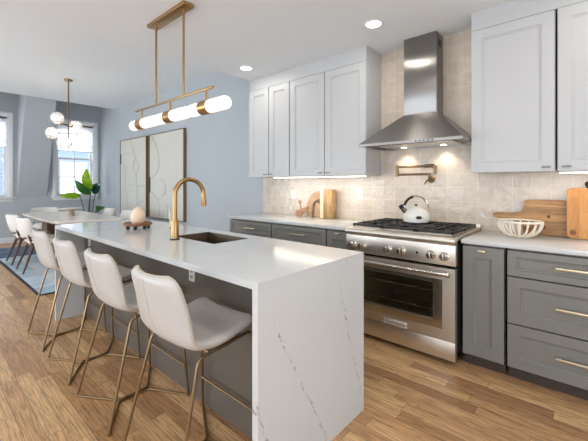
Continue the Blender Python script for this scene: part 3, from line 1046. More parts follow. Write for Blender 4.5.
CY0, CY1 = -2.117, -1.58
ic = thing('island_cabinet', 'grey kitchen island cabinet under the white waterfall worktop', 'cabinet', ((IX0 + IX1) / 2, -1.86, 0))
b = BM()
x0, x1 = IX0 + 0.0345, IX1 - 0.0345
box(b, x0, SX0 - 0.03, CY0, CY1, 0.0, CT - 0.0335)
box(b, SX1 + 0.03, x1, CY0, CY1, 0.0, CT - 0.0335)
box(b, SX0 - 0.03, SX1 + 0.03, CY0, CY1, 0.0, 0.62)
box(b, SX0 - 0.03, SX1 + 0.03, CY0, SY0 - 0.02, 0.62, CT - 0.0335)
box(b, SX0 - 0.03, SX1 + 0.03, SY1 + 0.02, CY1, 0.62, CT - 0.0335)
put('body', b, 'island', ic)
put('back_panel', box(BM(), x0 + 0.001, x1 - 0.001, CY0 - 0.012, CY0 - 0.0005, 0.0, CT - 0.034), 'island', ic)
for i in range(5):
    w = (x1 - x0) / 5
    d = put('door', shaker(BM(), x0 + i * w + 0.003, x0 + (i + 1) * w - 0.003, 0.1, 0.866, CY1 + 0.021, 0.02, 0.06, sgn=-1), 'island', ic)
    b = BM()
    hx = x0 + (i + 0.5) * w
    box(b, hx - 0.08, hx + 0.08, CY1 + 0.045, CY1 + 0.056, 0.815, 0.827)
    for q in (-0.06, 0.06):
        box(b, hx + q - 0.005, hx + q + 0.005, CY1 + 0.02, CY1 + 0.046, 0.816, 0.826)
    put('handle', b, 'brasspale', d)
def outlet(parent, x, y, z, w=0.062, h=0.09, label=None):
    o = put('outlet', box(BM(), x - w / 2, x + w / 2, y - 0.007, y, z - h / 2, z + h / 2, 0.002), 'plastic', parent)
    for dz in (-0.019, 0.019):
        put('socket', box(BM(), x - 0.013, x + 0.013, y - 0.0085, y - 0.0071, z + dz - 0.011, z + dz + 0.011), 'socket', o)
    return o
outlet(ic, -1.875, CY0 - 0.012, 0.752)
outlet(ic, -3.70, CY0 - 0.012, 0.75)

# sink and tap
sk = thing('sink', 'square undermount steel sink in the island worktop', 'sink', ((SX0 + SX1) / 2, (SY0 + SY1) / 2, 0.66))
b = BM()
zt = CT - 0.033
o_ = [(SX0 - 0.012, SY0 - 0.012), (SX1 + 0.012, SY0 - 0.012), (SX1 + 0.012, SY1 + 0.012), (SX0 - 0.012, SY1 + 0.012)]
i_ = [(SX0 - 0.002, SY0 - 0.002), (SX1 + 0.002, SY0 - 0.002), (SX1 + 0.002, SY1 + 0.002), (SX0 - 0.002, SY1 + 0.002)]
q_ = [(SX0 + 0.012, SY0 + 0.012), (SX1 - 0.012, SY0 + 0.012), (SX1 - 0.012, SY1 - 0.012), (SX0 + 0.012, SY1 - 0.012)]
w_ = [(SX0 + 0.001, SY0 + 0.001), (SX1 - 0.001, SY0 + 0.001), (SX1 - 0.001, SY1 - 0.001), (SX0 + 0.001, SY1 - 0.001)]
v_ = [(SX0 + 0.003, SY0 + 0.003), (SX1 - 0.003, SY0 + 0.003), (SX1 - 0.003, SY1 - 0.003), (SX0 + 0.003, SY1 - 0.003)]
rings = [[b.verts.new((*p, 0.655)) for p in o_], [b.verts.new((*p, zt)) for p in o_], [b.verts.new((*p, zt)) for p in w_], [b.verts.new((*p, CT - 0.003)) for p in w_], [b.verts.new((*p, CT - 0.003)) for p in v_], [b.verts.new((*p, 0.69)) for p in q_]]
for A, B_ in zip(rings, rings[1:]):
    for i in range(4):
        j = (i + 1) % 4
        b.faces.new((A[i], A[j], B_[j], B_[i]))
b.faces.new(rings[-1]); b.faces.new(rings[0][::-1])
put('basin', b, 'sinksteel', sk)
put('drain', lathe(BM(), [(0.045, 0.6905), (0.045, 0.694), (0.03, 0.692), (0.0, 0.692)], (-2.15, -1.80, 0), 24), 'chrome', sk)
fx, fy = -2.248, -2.04
fc = thing('kitchen_tap', 'tall brass gooseneck tap beside the sink on the white island', 'tap', (fx, fy, CT))
put('base_ring', lathe(BM(), [(0.034, 0.0), (0.034, 0.008), (0.0, 0.008)], (fx, fy, CT + 0.0005), 28), 'black', fc, label='black ring at the foot')
put('body', lathe(BM(), [(0.0, 0.009), (0.028, 0.009), (0.028, 0.135), (0.026, 0.14), (0.0, 0.14)], (fx, fy, CT), 28), 'brass', fc)
pts = [Vector((fx, fy, CT + 0.139)), Vector((fx, fy, 1.2))]
dirv = Vector((0.02, 0.24, 0)).normalized()
R_ = 0.112
top = 1.232
for k in range(17):
    a = PI - (PI * 1.04) * k / 16
    pts.append(Vector((fx, fy, top)) + dirv * (R_ + R_ * math.cos(a)) + Vector((0, 0, R_ * math.sin(a))))
put('spout', tube(BM(), pts, 0.0165, 16), 'brass', fc)
e = pts[-1]
put('spray_head', tube(BM(), [e + Vector((0, 0, 0.004)), e + Vector((0, 0.004, -0.03)), e + Vector((0, 0.008, -0.075))], [0.018, 0.02, 0.019], 16), 'brass', fc)
hb = put('handle', tube(BM(), [(fx - 0.026, fy, 1.0), (fx - 0.068, fy, 1.0)], 0.015, 14), 'brasspale', fc)
put('lever', tube(BM(), [(fx - 0.058, fy, 1.008), (fx - 0.062, fy - 0.004, 1.11)], [0.0065, 0.0055], 10), 'brasspale', hb)

# candle on tray
tx, ty = -3.05, -1.95
tr = thing('serving_tray', 'small round brown wooden tray on dark feet on the island', 'tray', (tx, ty, CT))
put('plate', lathe(BM(), [(0.0, 0.03), (0.112, 0.03), (0.12, 0.036), (0.12, 0.052), (0.113, 0.054), (0.108, 0.046), (0.0, 0.045)], (tx, ty, CT), 36), 'tray', tr)
for k in range(7):
    a = 2 * PI * k / 7 + 0.2
    put('foot', tube(BM(), [(tx + 0.088 * math.cos(a), ty + 0.088 * math.sin(a), CT + 0.0005), (tx + 0.088 * math.cos(a), ty + 0.088 * math.sin(a), CT + 0.0298)], 0.012, 10), 'darkmetal', tr)
cd = thing('candle', 'peach egg-shaped candle on the brown wooden tray', 'candle', (tx, ty, CT + 0.0455))
prof = [(0.0, 0.0), (0.042, 0.0), (0.056, 0.018), (0.062, 0.045), (0.059, 0.078), (0.047, 0.112), (0.03, 0.136), (0.013, 0.146), (0.0, 0.148)]
put('wax', lathe(BM(), prof, (tx, ty, CT + 0.0455), 32), 'candle', cd)
put('wick', tube(BM(), [(tx, ty, CT + 0.192), (tx + 0.002, ty, CT + 0.203)], 0.0015, 6), 'board_pale', cd)

# ------------------------------------------------------------------ bar stools
def stool(label):
    t = thing('bar_stool', label, 'bar stool', (0, 0, 0), 'bar stools along the island')
    # shell centre line from the back's top to the seat's front, local y / z
    key = [(-0.232, 0.915), (-0.220, 0.86), (-0.203, 0.785), (-0.182, 0.70), (-0.15, 0.632), (-0.085, 0.602), (0.01, 0.597), (0.10, 0.611), (0.165, 0.627), (0.215, 0.64)]
    half = [0.196, 0.208, 0.217, 0.223, 0.228, 0.232, 0.235, 0.236, 0.235, 0.232]
    curl = [0.03, 0.036, 0.04, 0.036, 0.022, 0.016, 0.014, 0.016, 0.016, 0.016]
    def interp(lst, s):
        i = min(int(s), len(lst) - 2)
        f = s - i
        g = lambda k: lst[max(0, min(len(lst) - 1, k))]
        def cr(p0, p1, p2, p3):
            return 0.5 * (2 * p1 + (p2 - p0) * f + (2 * p0 - 5 * p1 + 4 * p2 - p3) * f * f + (3 * p1 - p0 - 3 * p2 + p3) * f ** 3)
        a = [g(i - 1), g(i), g(i + 1), g(i + 2)]
        if isinstance(a[0], tuple):
            return tuple(cr(*[q[k] for q in a]) for k in range(2))
        return cr(*a)
    NU, NV = 34, 17
    TH_ = 0.042
    def surf(u, v):
        s = u * (len(key) - 1)
        y, z = interp(key, s)
        y2, z2 = interp(key, min(s + 0.02, len(key) - 1.0001))
        y1, z1 = interp(key, max(s - 0.02, 0))
        d = Vector((0, y2 - y1, z2 - z1)).normalized()
        nrm = Vector((0, -d.z, d.y))
        if nrm.z < 0 and u > 0.5:
            nrm = -nrm
        if u <= 0.5 and nrm.y < 0:
            nrm = -nrm
        w = interp(half, s)
        # rounded corners at both ends
        e0 = min(u, 1 - u) * 9
        if e0 < 1:
            w -= 0.055 * (1 - math.sqrt(max(0, 1 - (1 - e0) ** 2)))
        c = interp(curl, s)
        p = Vector((v * w, y, z)) + nrm * c * abs(v) ** 2.4
        return p, nrm
    b = BM()
    F, K = [], []
    for i in range(NU + 1):
        u = i / NU
        rf, rk = [], []
        for j in range(NV + 1):
            v = -1 + 2 * j / NV
            p, nrm = surf(u, v)
            edge = min(1.0, min(1 - abs(v), min(u, 1 - u) * 3.2) * 6 + 0.35)
            rf.append(b.verts.new(p + nrm * TH_ * 0.5 * edge))
            rk.append(b.verts.new(p - nrm * TH_ * 0.5 * edge))
        F.append(rf); K.append(rk)
    for i in range(NU):
        for j in range(NV):
            b.faces.new((F[i][j], F[i + 1][j], F[i + 1][j + 1], F[i][j + 1]))
            b.faces.new((K[i][j], K[i][j + 1], K[i + 1][j + 1], K[i + 1][j]))
    for j in range(NV):
        b.faces.new((F[0][j], F[0][j + 1], K[0][j + 1], K[0][j]))
        b.faces.new((F[NU][j], K[NU][j], K[NU][j + 1], F[NU][j + 1]))
    for i in range(NU):
        b.faces.new((F[i][0], K[i][0], K[i + 1][0], F[i + 1][0]))
        b.faces.new((F[i][NV], F[i + 1][NV], K[i + 1][NV], K[i][NV]))
    sh = put('seat_shell', b, 'leather', t, angle=80)
    loop = [surf(i / NU, -1)[0] for i in range(NU + 1)] + [surf(1, -1 + 2 * j / NV)[0] for j in range(1, NV)] + \
           [surf(1 - i / NU, 1)[0] for i in range(NU + 1)] + [surf(0, 1 - 2 * j / NV)[0] for j in range(1, NV)]
    cen = Vector((0, 0, 0.75))
    put('piping', tube(BM(), loop, 0.0062, 8, closed=True), 'piping', sh, label='beige piping round the shell edge')
    # stitched seam down the middle of the back
    seam = [surf(u / 30, 0)[0] - surf(u / 30, 0)[1] * (TH_ * 0.5 + 0.0005) for u in range(1, 18)]
    put('seam', tube(BM(), seam, 0.002, 6), 'leather', sh)
    # wire frame
    r = 0.0075
    for sx in (-1, 1):
        put('leg', tube(BM(), arc_pts([(sx * 0.25, -0.235, r), (sx * 0.205, -0.10, 0.561), (sx * 0.20, -0.02, 0.566)], 0.035), r), 'legmetal', t)
        put('leg', tube(BM(), arc_pts([(sx * 0.255, 0.224, r), (sx * 0.215, 0.19, 0.597), (sx * 0.20, 0.0, 0.566)], 0.03), r), 'legmetal', t)
        put('seat_rail', tube(BM(), [(sx * 0.20, -0.03, 0.5665), (sx * 0.20, 0.06, 0.574), (sx * 0.2, 0.13, 0.593)], r * 0.9), 'legmetal', t)
        for sy in (-1, 1):
            put('base_rod', tube(BM(), arc_pts([(sx * 0.25, -0.236 if sy < 0 else 0.222, r), (sx * 0.012, sy * 0.09, r), (sx * 0.004, 0, r)], 0.02), r * 0.98), 'legmetal', t)
    put('footrest', tube(BM(), [(-0.238, 0.2085, 0.19), (0.238, 0.2085, 0.19)], r * 0.9), 'legmetal', t)
    for sy in (-1, 1):
        put('cross_bar', tube(BM(), [(-0.20, sy * 0.05 + 0.01, 0.567), (0.20, sy * 0.05 + 0.01, 0.567)], r * 0.9), 'legmetal', t)
    return t
st = stool('white leather bar stool nearest the veined waterfall end of the island')
places = [(-1.475, None), (-2.14, 'white leather bar stool second from the veined waterfall end, facing the tap'),
          (-2.81, 'white leather bar stool third from the veined end, next to the dining end stool'),
          (-3.48, 'white leather bar stool at the dining table end of the island')]
for i, (x, lab) in enumerate(places):
    o = st if i == 0 else copy_tree(st)
    o.location = (x, -2.375, 0.0)
    o.rotation_euler = (0, 0, (0.0, 0.0, 0.0, 0.0)[i])
    if lab:
        o['label'] = lab

# ------------------------------------------------------------------ island pendant
PY = -1.905
pn = thing('linear_pendant', 'brass linear pendant with three pairs of white glass capsules above the island', 'pendant light', (-2.58, PY, CEIL))
put('canopy', box(BM(), -2.873, -2.285, PY - 0.046, PY + 0.046, CEIL - 0.026, CEIL - 0.0005, 0.003), 'brass', pn)
for x in (-2.80, -2.36):
    put('rod', tube(BM(), [(x, PY, CEIL - 0.025), (x, PY, 1.985)], 0.0085, 12), 'brass', pn)
put('bar', box(BM(), -3.195, -1.975, PY - 0.008, PY + 0.008, 1.975, 1.99, 0.002), 'brass', pn)
for x, a0, a1 in ((-3.065, -3.27, -2.787), (-2.56, -2.783, -2.280), (-2.06, -2.276, -1.80)):
    cz = 1.852
    u = put('cuff', tube(BM(), [(x - 0.05, PY, cz), (x + 0.05, PY, cz)], 0.0505, 28), 'brass', pn)
    put('stem', tube(BM(), [(x, PY, cz + 0.045), (x, PY, 1.976)], 0.0075, 10), 'brass', u)
    for s, L in ((-1, x - a0 - 0.0503), (1, a1 - x - 0.0503)):
        r = 0.047
        prof = [(0.0, 0.0003), (r, 0.0003)]
        n = 8
        L = min(L, 0.225)
        for k in range(1, n + 1):
            a = PI / 2 * k / n
            prof.append((r * math.cos(a) if k < n else 0.0, L - r + r * math.sin(a)))
        b = lathe(BM(), prof, (0, 0, 0), 24, 'x')
        if s < 0:
            bmesh.ops.scale(b, vec=(-1, 1, 1), verts=b.verts)
        bmesh.ops.translate(b, verts=b.verts, vec=(x + s * 0.05, PY, cz))
        put('glass_capsule', b, 'opal', u)

# recessed lamps in the kitchen ceiling
def downlight(x, y, label, power=9, z=CEIL):
    t = thing('recessed_light', label, 'ceiling light', (x, y, z), 'recessed lights in the ceiling')
    put('trim_ring', lathe(BM(), [(0.062, -0.0005), (0.082, -0.0005), (0.08, -0.006), (0.064, -0.008), (0.062, -0.0005)], (x, y, z), 28), 'trim', t)
    put('lens', lathe(BM(), [(0.0, -0.001), (0.061, -0.001), (0.061, -0.004), (0.0, -0.004)], (x, y, z), 28), 'lens', t)
    light('downlight_beam', 'AREA', (x, y, z - 0.02), power, (1, 0.93, 0.84), (0, 0, 0), shape='DISK', size=0.12)
downlight(-3.076, -0.675, 'round recessed ceiling light above the end of the worktop by the blue wall', 3)
downlight(-1.416, -0.675, 'round recessed ceiling light in front of the range hood chimney', 3)
downlight(0.25, -0.675, 'added round ceiling fill light past the end of the picture over the drawers', 3)  # this and the next three are unseen, added for their light
downlight(-0.6, -2.5, 'added round ceiling fill light over the walkway behind the viewer')
downlight(-0.6, -4.6, 'added round ceiling fill light far behind the viewer')
downlight(-2.7, -4.6, 'added round ceiling fill light behind the viewer toward the stools')

# ------------------------------------------------------------------ wall outlets on the tile
for x, z, lab in ((-2.922, 1.172, 'white double wall outlet under the narrow wall cabinet'), (-1.948, 1.203, 'white double wall outlet between striped board and hood')):
    t = thing('wall_outlet', lab, 'outlet', (x, -0.011, z), 'outlets on the tile')
    put('plate', box(BM(), x - 0.042, x + 0.042, -0.018, -0.0113, z - 0.062, z + 0.062, 0.002), 'plastic', t)
    for dz in (-0.024, 0.024):
        put('socket', box(BM(), x - 0.017, x + 0.017, -0.0195, -0.0181, z + dz - 0.015, z + dz + 0.015), 'plastic', t)

# ------------------------------------------------------------------ boards and bowl on the worktops
def lean(o, deg, axis='X'):
    """tip a thing back against the wall about its base"""
    o.rotation_euler = (math.radians(-deg), 0, 0)
# arched board: a half arch with rings cut out
t = thing('arched_board', 'arched light walnut board leaning on the tile beside the striped board', 'cutting board', (-2.55, -0.075, CT + 0.001))
b = BM()
cx, cz, R0, R1 = -2.43, CT + 0.001, 0.29, 0.17
outer = [(cx, cz + 0.315)] + [(cx - 0.21 * math.sin(a), cz + 0.10 + 0.215 * math.cos(a)) for a in [PI / 2 * k / 12 for k in range(1, 13)]] + [(cx - 0.21, cz)]
inner = [(cx - 0.13, cz)] + [(cx - 0.13 * math.sin(a), cz + 0.09 + 0.13 * math.cos(a)) for a in [PI / 2 * (12 - k) / 12 for k in range(0, 13)]]
prism(b, outer + inner, -0.085, -0.067, 'y')
put('arch', b, 'board_arch', t)
b = BM()
prism(b, [(cx - 0.085, cz), (cx - 0.085, cz + 0.10)] + [(cx - 0.0425 - 0.0425 * math.cos(a), cz + 0.10 + 0.075 * math.sin(a)) for a in [PI * k / 10 for k in range(1, 10)]] + [(cx, cz + 0.10), (cx, cz)], -0.083, -0.069, 'y')
put('inner_arch', b, 'board_arch', t, label='paler inner arch')
t = thing('paddle_board', 'small reddish wooden paddle with a round knob leaning before the arched board', 'cutting board', (-2.69, -0.12, CT + 0.001))
b = BM()
prism(b, [(-2.785, cz), (-2.69, cz), (-2.67, cz + 0.045), (-2.60, cz + 0.085), (-2.60, cz + 0.125), (-2.69, cz + 0.095), (-2.785, cz + 0.072)], -0.128, -0.112, 'y', 0.004)
put('blade', b, 'board_small', t)
b = BM()
tube(b, [(-2.70, -0.12, cz + 0.085), (-2.72, -0.12, cz + 0.165)], 0.010, 10)
ball(b, (-2.72, -0.12, cz + 0.18), 0.024, 16, 10, (1, 0.7, 1))
put('knob', b, 'board_small', t)
t = thing('striped_board', 'thick striped oak board with a pale edge standing against the tile', 'cutting board', (-2.32, -0.10, CT + 0.001))
put('pale_edge', box(BM(), -2.388, -2.341, -0.15, -0.055, CT + 0.0015, CT + 0.334, 0.004), 'board_pale', t, label='cream edge')
put('block', box(BM(), -2.340, -2.228, -0.15, -0.055, CT + 0.0015, CT + 0.332, 0.004), 'board_oak', t)

# right hand boards
t = thing('paddle_board', 'long acacia board with a handle lying on edge behind the wire bowl', 'cutting board', (-0.35, -0.05, CT + 0.001))
b = BM()
zb = CT + 0.0015
poly = [(-0.43, zb), (0.15, zb), (0.15, zb + 0.272), (-0.405, zb + 0.272), (-0.425, zb + 0.262), (-0.43, zb + 0.205), (-0.452, zb + 0.172), (-0.50, zb + 0.16), (-0.60, zb + 0.163), (-0.64, zb + 0.158), (-0.648, zb + 0.138), (-0.635, zb + 0.12), (-0.58, zb + 0.108), (-0.50, zb + 0.10), (-0.46, zb + 0.085), (-0.437, zb + 0.05)]
prism(b, poly, -0.062, -0.04, 'y', 0.003)
put('blade', b, 'board_acacia', t)
for kx_, kz_ in ((-0.27, 0.145), (-0.3, 0.062)):
    put('wood_knot', lathe(BM(), [(0.012, 0.0), (0.012, 0.0006), (0.0, 0.0008)], (kx_, -0.0621, zb + kz_), 14, 'y'), 'walnut', t)
t = thing('butcher_block', 'tall butcher block board leaning against the tile over the acacia board', 'cutting board', (0.03, -0.09, CT + 0.001))
b = BM()
prism(b, rrect(-0.16, 0.27, zb, zb + 0.365, 0.03, 4), -0.112, -0.085, 'y', 0.003)
put('block', b, 'board_maple', t)
put('wood_knot', lathe(BM(), [(0.02, 0.0), (0.02, 0.0008), (0.0, 0.001)], (-0.125, -0.1121, zb + 0.045), 16, 'y'), 'tray', t)
t = thing('dark_knob_board', 'dark knob topped board handle rising behind the butcher block', 'cutting board', (-0.06, -0.03, CT + 0.001))
b = BM()
prism(b, [(-0.11, zb), (0.05, zb), (0.05, zb + 0.30), (-0.02, zb + 0.345), (-0.05, zb + 0.345), (-0.11, zb + 0.30)], -0.034, -0.018, 'y')
put('blade', b, 'walnut', t)
b = BM()
tube(b, [(-0.045, -0.026, zb + 0.34), (-0.045, -0.026, zb + 0.385)], 0.009, 10)
ball(b, (-0.045, -0.026, zb + 0.395), 0.017, 14, 10, (1, 0.6, 1))
put('knob', b, 'darkmetal', t)

# open ribbed bowl
bx, by = -0.425, -0.29
bw = thing('ribbed_bowl', 'cream open ribbed bowl on the worktop before the acacia board', 'bowl', (bx, by, CT + 0.001))
zb2 = CT + 0.0015
put('foot', lathe(BM(), [(0.0, 0.0), (0.05, 0.0), (0.052, 0.006), (0.04, 0.012), (0.0, 0.012)], (bx, by, zb2), 28), 'bowl', bw)
RB, HB = 0.142, 0.118
ring = [(bx + RB * math.cos(2 * PI * k / 40), by + RB * math.sin(2 * PI * k / 40), zb2 + HB) for k in range(40)]
put('rim', tube(BM(), ring, 0.0075, 8, closed=True), 'bowl', bw)
for k in range(16):
    a = 2 * PI * k / 16 + 0.1
    pts = []
    for q in range(8):
        f = q / 7
        r = 0.042 + (RB - 0.042) * math.sin(f * PI / 2)
        z = 0.008 + (HB - 0.008) * (1 - math.cos(f * PI / 2))
        pts.append((bx + r * math.cos(a), by + r * math.sin(a), zb2 + z))
    put('rib', tube(BM(), pts, 0.0062, 8), 'bowl', bw)

# ------------------------------------------------------------------ framed reliefs on the blue wall
def art(x0, x1, label, lines, blacks):
    z0, z1 = 0.63, 2.315
    t = thing('framed_relief', label, 'wall art', ((x0 + x1) / 2, -0.001, z0), 'framed reliefs on the blue wall')
    b = BM()
    fw = 0.012
    yf, yb = -0.06, -0.0015
    box(b, x0, x0 + fw, yf, yb, z0, z1)
    box(b, x1 - fw, x1, yf, yb, z0, z1)
    box(b, x0 + fw, x1 - fw, yf, yb, z0, z0 + fw)
    box(b, x0 + fw, x1 - fw, yf, yb, z1 - fw, z1)
    put('frame', b, 'artframe', t)
    put('canvas', box(BM(), x0 + fw + 0.001, x1 - fw - 0.001, -0.048, -0.002, z0 + fw + 0.001, z1 - fw - 0.001), 'canvas', t)
    for ln in lines:
        pts = [Vector((x, -0.05, z)) for x, z in ln]
        # smooth the hand-drawn line
        for _ in range(2):
            q = [pts[0]]
            for p, r in zip(pts, pts[1:]):
                q += [p * 0.75 + r * 0.25, p * 0.25 + r * 0.75]
            pts = q + [pts[-1]]
        put('relief_line', tube(BM(), pts, 0.011, 6), 'relief', t)
    for x, zz0, zz1 in blacks:
        put('black_bar', box(BM(), x, x + 0.035, -0.0605, -0.047, zz0, zz1), 'black', t)
def circ(cx, cz, r, rz=None):
    rz = rz or r
    return [(cx + r * math.cos(2 * PI * k / 20), cz + rz * math.sin(2 * PI * k / 20)) for k in range(21)]
art(-8.30, -6.97, 'pale framed relief with a black bar on its outer edge, nearer the plant',
    [[(-7.75, 2.29), (-7.62, 2.07), (-7.48, 1.88), (-7.28, 1.67), (-7.48, 1.53), (-7.42, 1.29), (-7.40, 0.66)],
     [(-7.48, 1.88), (-7.62, 1.75), (-7.6, 1.62), (-7.48, 1.53)],
     [(-8.13, 2.0), (-7.58, 1.985)], [(-7.95, 1.29), (-7.05, 1.27)],
     [(-8.05, 1.75), (-8.0, 1.5), (-8.06, 1.25), (-7.9, 0.98), (-7.9, 0.67)],
     [(-7.55, 0.75), (-7.4, 0.9), (-7.12, 0.96)]],
    [(-8.285, 1.77, 2.0)])
art(-6.84, -5.51, 'pale framed relief with a big leaf curve, nearer the wall cabinets',
    [[(-6.74, 2.29), (-6.53, 2.05), (-6.40, 1.75), (-6.50, 1.54), (-6.72, 1.45)],
     [(-6.33, 1.08), (-6.2, 1.12), (-6.17, 1.24), (-6.22, 1.36), (-6.36, 1.4)],
     [(-6.74, 1.15), (-6.53, 1.05), (-6.41, 0.9), (-6.41, 0.66)],
     [(-6.105, 0.66), (-6.105, 0.91), (-5.98, 0.91), (-5.98, 0.66)], [(-5.95, 1.25), (-5.6, 1.23)]],
    [(-6.835, 1.13, 1.45)])

# ------------------------------------------------------------------ dining area
rug = thing('area_rug', 'blue and grey patchwork rug under the dining table', 'rug', (-6.9, -1.4, 0.0))
RX_0, RX_1, RY0, RY1 = -8.95, -4.86, -2.31, -0.5
put('pile', box(BM(), RX_0 + 0.03, RX_1 - 0.03, RY0 + 0.03, RY1 - 0.03, 0.001, 0.011), 'rug', rug)
b = holed(BM(), RX_0, RX_1, RY0, RY1, RX_0 + 0.031, RX_1 - 0.031, RY0 + 0.031, RY1 - 0.031, 0.001, 0.0115, 'z')
put('binding', b, 'rugedge', rug, label='dark binding')
tb = thing('dining_table', 'long pale topped dining table on a brown slab base', 'dining table', (-6.93, -1.42, 0.011))
b = BM()
def table_poly(o):
    pts = [(-8.2 + o, -1.88 + o), (-7.9 + o, -1.91 + o), (-6.15 - o, -1.91 + o), (-5.98 - o, -1.84 + o), (-5.72 - o, -1.2), (-5.70 - o, -1.05), (-5.80 - o, -0.96 - o), (-8.05 + o, -0.93 - o), (-8.22 + o, -1.02), (-8.27 + o, -1.7)]
    return pts
prism(b, table_poly(0.0), 0.728, 0.752, 'z', 0.004)
prism(b, table_poly(0.05), 0.70, 0.7275, 'z')
put('table_top', b, 'tabletop', tb)
for x in (-7.75, -6.35):
    put('pedestal', box(BM(), x - 0.16, x + 0.16, -1.64, -1.2, 0.012, 0.6995, 0.03, 3), 'tablewood', tb)
put('stretcher', box(BM(), -7.589, -6.511, -1.5, -1.34, 0.2, 0.55), 'tablewood', tb)
cs = thing('cake_stand', 'pale round pedestal stand on the dining table', 'cake stand', (-6.99, -1.415, 0.7525))
put('plate', lathe(BM(), [(0.0, 0.108), (0.19, 0.112), (0.2, 0.118), (0.2, 0.128), (0.0, 0.126)], (-6.99, -1.415, 0.7525), 36), 'stone', cs)
put('pedestal', lathe(BM(), [(0.0, 0.0), (0.085, 0.0), (0.075, 0.02), (0.06, 0.06), (0.068, 0.1), (0.075, 0.1075), (0.0, 0.1075)], (-6.99, -1.415, 0.7525), 28), 'stone', cs)

def dining_chair(label):
    """faces +y, origin under the seat"""
    t = thing('dining_chair', label, 'dining chair', (0, 0, 0), 'dining chairs round the table')
    b = BM()
    prism(b, rrect(-0.24, 0.24, -0.22, 0.24, 0.12, 6), 0.42, 0.50, 'z', 0.03)
    put('seat', b, 'fabric', t, angle=60)
    b = BM()
    n = 14
    rows = []
    for zi, z in enumerate((0.52, 0.55, 0.66, 0.76, 0.80, 0.815)):
        row = []
        for off in (0, 1):
            for k in range(n + 1):
                f = k / n * 2 - 1
                wz = (0.20, 0.225, 0.245, 0.24, 0.225, 0.2)[zi]
                y = -0.245 - (z - 0.5) * 0.24 + 0.085 * abs(f) ** 2.2
                th = (0.004, 0.028, 0.034, 0.03, 0.022, 0.004)[zi] * (1 - 0.5 * abs(f) ** 6)
                row.append(b.verts.new((f * wz, y + (th if off else -th), z)))
        rows.append(row)
    m = n + 1
    for a, c in zip(rows, rows[1:]):
        for k in range(n):
            b.faces.new((a[k], a[k + 1], c[k + 1], c[k]))
            b.faces.new((a[m + k], c[m + k], c[m + k + 1], a[m + k + 1]))
        b.faces.new((a[0], c[0], c[m], a[m]))
        b.faces.new((a[n], a[m + n], c[m + n], c[n]))
    for r in (rows[0], rows[-1]):
        for k in range(n):
            b.faces.new((r[k], r[k + 1], r[m + k + 1], r[m + k]))
    put('backrest', b, 'fabric', t, angle=70)
    put('seat_frame', prism(BM(), rrect(-0.2, 0.2, -0.19, 0.2, 0.08, 5), 0.385, 0.4195, 'z'), 'walnut', t)
    for sx in (-1, 1):
        put('leg', tube(BM(), [(sx * 0.17, -0.16, 0.42), (sx * 0.225, -0.30, 0.0175)], [0.022, 0.012], 10), 'walnut', t)
        put('leg', tube(BM(), [(sx * 0.17, 0.16, 0.42), (sx * 0.2, 0.22, 0.0165)], [0.022, 0.012], 10), 'walnut', t)
        put('back_post', tube(BM(), [(sx * 0.175, -0.17, 0.40), (sx * 0.18, -0.215, 0.52), (sx * 0.175, -0.238, 0.66)], [0.018, 0.015, 0.01], 10), 'walnut', t)
    return t
dc = dining_chair('white dining chair with walnut legs nearest the picture edge')
spots = [(-7.17, -1.93, 0.0, None),
         (-6.35, -1.93, 0.0, 'white dining chair with walnut legs nearest the end bar stool'),
         (-8.45, -1.42, -PI / 2, 'white dining chair at the head of the table below the far windows'),
         (-7.35, -0.86, PI, 'white dining chair across the table beside the plant leaves'),
         (-6.5, -0.86, PI, 'white dining chair across the table behind the candle')]
for i, (x, y, rz, lab) in enumerate(spots):
    o = dc if i == 0 else copy_tree(dc)
    o.location = (x, y, 0)
    o.rotation_euler = (0, 0, rz)
    if lab:
        o['label'] = lab

# globe chandelier
gx, gy = -6.95, -1.45
cl = thing('globe_chandelier', 'brass rod chandelier with six clear glass globes above the dining table', 'chandelier', (gx, gy, HIGH))
put('canopy', lathe(BM(), [(0.0, -0.03), (0.06, -0.03), (0.065, -0.02), (0.065, -0.0005), (0.0, -0.0005)], (gx, gy, HIGH), 28), 'bronze', cl)
put('rod', tube(BM(), [(gx, gy, HIGH - 0.029), (gx, gy, 1.94)], 0.0115, 12), 'bronze', cl)
globes = [((0.17, -0.21), 2.42, 2.33), ((-0.12, 0.15), 2.36, 2.33), ((-0.05, -0.23), 2.19, 2.2), ((0.06, 0.22), 2.2, 2.2), ((0.1, -0.1), 2.02, 2.0), ((-0.05, 0.13), 2.03, 2.0)]
for (dx, dy), z, zr in globes:
    L = math.hypot(dx, dy)
    ux, uy = dx / L, dy / L
    a = put('arm', tube(BM(), [(gx + ux * 0.011, gy + uy * 0.011, zr), (gx + ux * (L - 0.085), gy + uy * (L - 0.085), zr)], 0.006, 8), 'bronze', cl)
    put('cup', tube(BM(), [(gx + ux * (L - 0.11), gy + uy * (L - 0.11), zr), (gx + ux * (L - 0.07), gy + uy * (L - 0.07), z)], 0.014, 12), 'bronze', a)
    put('globe', ball(BM(), (gx + dx, gy + dy, z), 0.1, 24, 14), 'globe', a)
    put('bulb', ball(BM(), (gx + dx - ux * 0.02, gy + dy - uy * 0.02, z), 0.036, 14, 10), 'bulb', a)

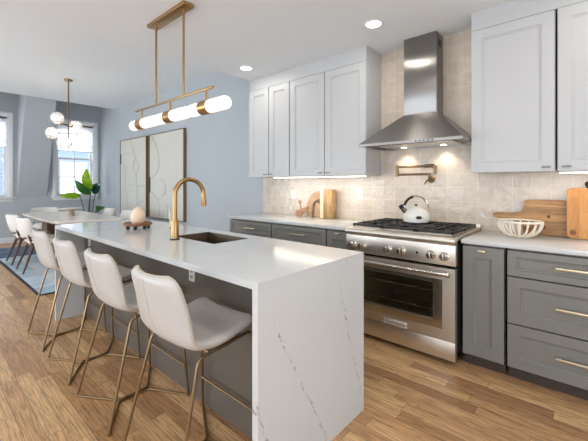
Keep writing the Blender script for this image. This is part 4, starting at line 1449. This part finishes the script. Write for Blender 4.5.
# bird of paradise plant in the corner
px, py = -9.1, -0.46
pl = thing('potted_plant', 'tall bird of paradise plant with broad leaves in the corner by the window', 'plant', (px, py, 0))
pot = put('pot', lathe(BM(), [(0.0, 0.001), (0.13, 0.001), (0.17, 0.05), (0.185, 0.32), (0.175, 0.33), (0.165, 0.30), (0.0, 0.30)], (px, py, 0), 30), 'pot', pl)
put('soil', lathe(BM(), [(0.0, 0.3005), (0.163, 0.3005), (0.1, 0.312), (0.0, 0.315)], (px, py, 0), 24), 'soil', pot)
def leaf(base, tip, width, droop, mat, root):
    base, tip, root = Vector(base), Vector(tip), Vector(root)
    ax = tip - base
    L = ax.length
    d = ax.normalized()
    toward = Vector((0.66, -0.75, 0.1))
    side = d.cross(toward).normalized()
    nrm = side.cross(d).normalized()
    b = BM()
    n = 14
    rows = []
    for i in range(n + 1):
        f = i / n
        w = width * (math.sin(PI * min(1, f * 0.97 + 0.03) ** 0.8) ** 0.75)
        c = base + ax * f + Vector((0, 0, -droop)) * f * f + nrm * 0.05 * math.sin(PI * f)
        row = []
        for s in (-1, -0.5, 0, 0.5, 1):
            row.append(b.verts.new(c + side * w * s + nrm * (0.28 * w * abs(s) ** 1.3 + 0.012 * math.sin(9 * f + s * 3) * abs(s))))
        rows.append(row)
    for a, c in zip(rows, rows[1:]):
        for j in range(4):
            b.faces.new((a[j], a[j + 1], c[j + 1], c[j]))
    r = bmesh.ops.solidify(b, geom=list(b.faces), thickness=0.003)
    lf = put('leaf', b, mat, pl, angle=60)
    m = (root + base) / 2 + (base - root).cross(Vector((0, 0, 1))) * 0.06 + Vector((0, 0, 0.08))
    pts = [root * (1 - t) ** 2 + m * 2 * t * (1 - t) + base * t * t for t in [k / 8 for k in range(9)]]
    pts += [base + ax * 0.25 + nrm * 0.03, base + ax * 0.6 + nrm * 0.042 + Vector((0, 0, -droop * 0.36))]
    put('stalk', tube(BM(), pts, [0.012] * 5 + [0.009] * 4 + [0.006, 0.003], 8), 'stem', lf)
root = (px, py, 0.31)
leaf((-9.08, -0.43, 1.17), (-9.12, -0.51, 1.69), 0.115, 0.0, 'leaf', (px + 0.02, py, 0.31))
leaf((-9.0, -0.46, 1.07), (-9.08, -0.75, 1.40), 0.10, 0.0, 'leafdark', (px, py - 0.03, 0.31))
leaf((-9.05, -0.66, 1.03), (-9.1, -1.06, 1.06), 0.075, 0.02, 'leaf', (px - 0.03, py - 0.02, 0.31))
leaf((-9.08, -0.33, 1.06), (-9.15, -0.2, 1.40), 0.12, 0.05, 'leafblue', (px, py + 0.04, 0.31))
leaf((-8.9, -0.36, 0.68), (-8.55, -0.3, 0.80), 0.075, 0.03, 'leafdark', (px + 0.05, py + 0.02, 0.31))
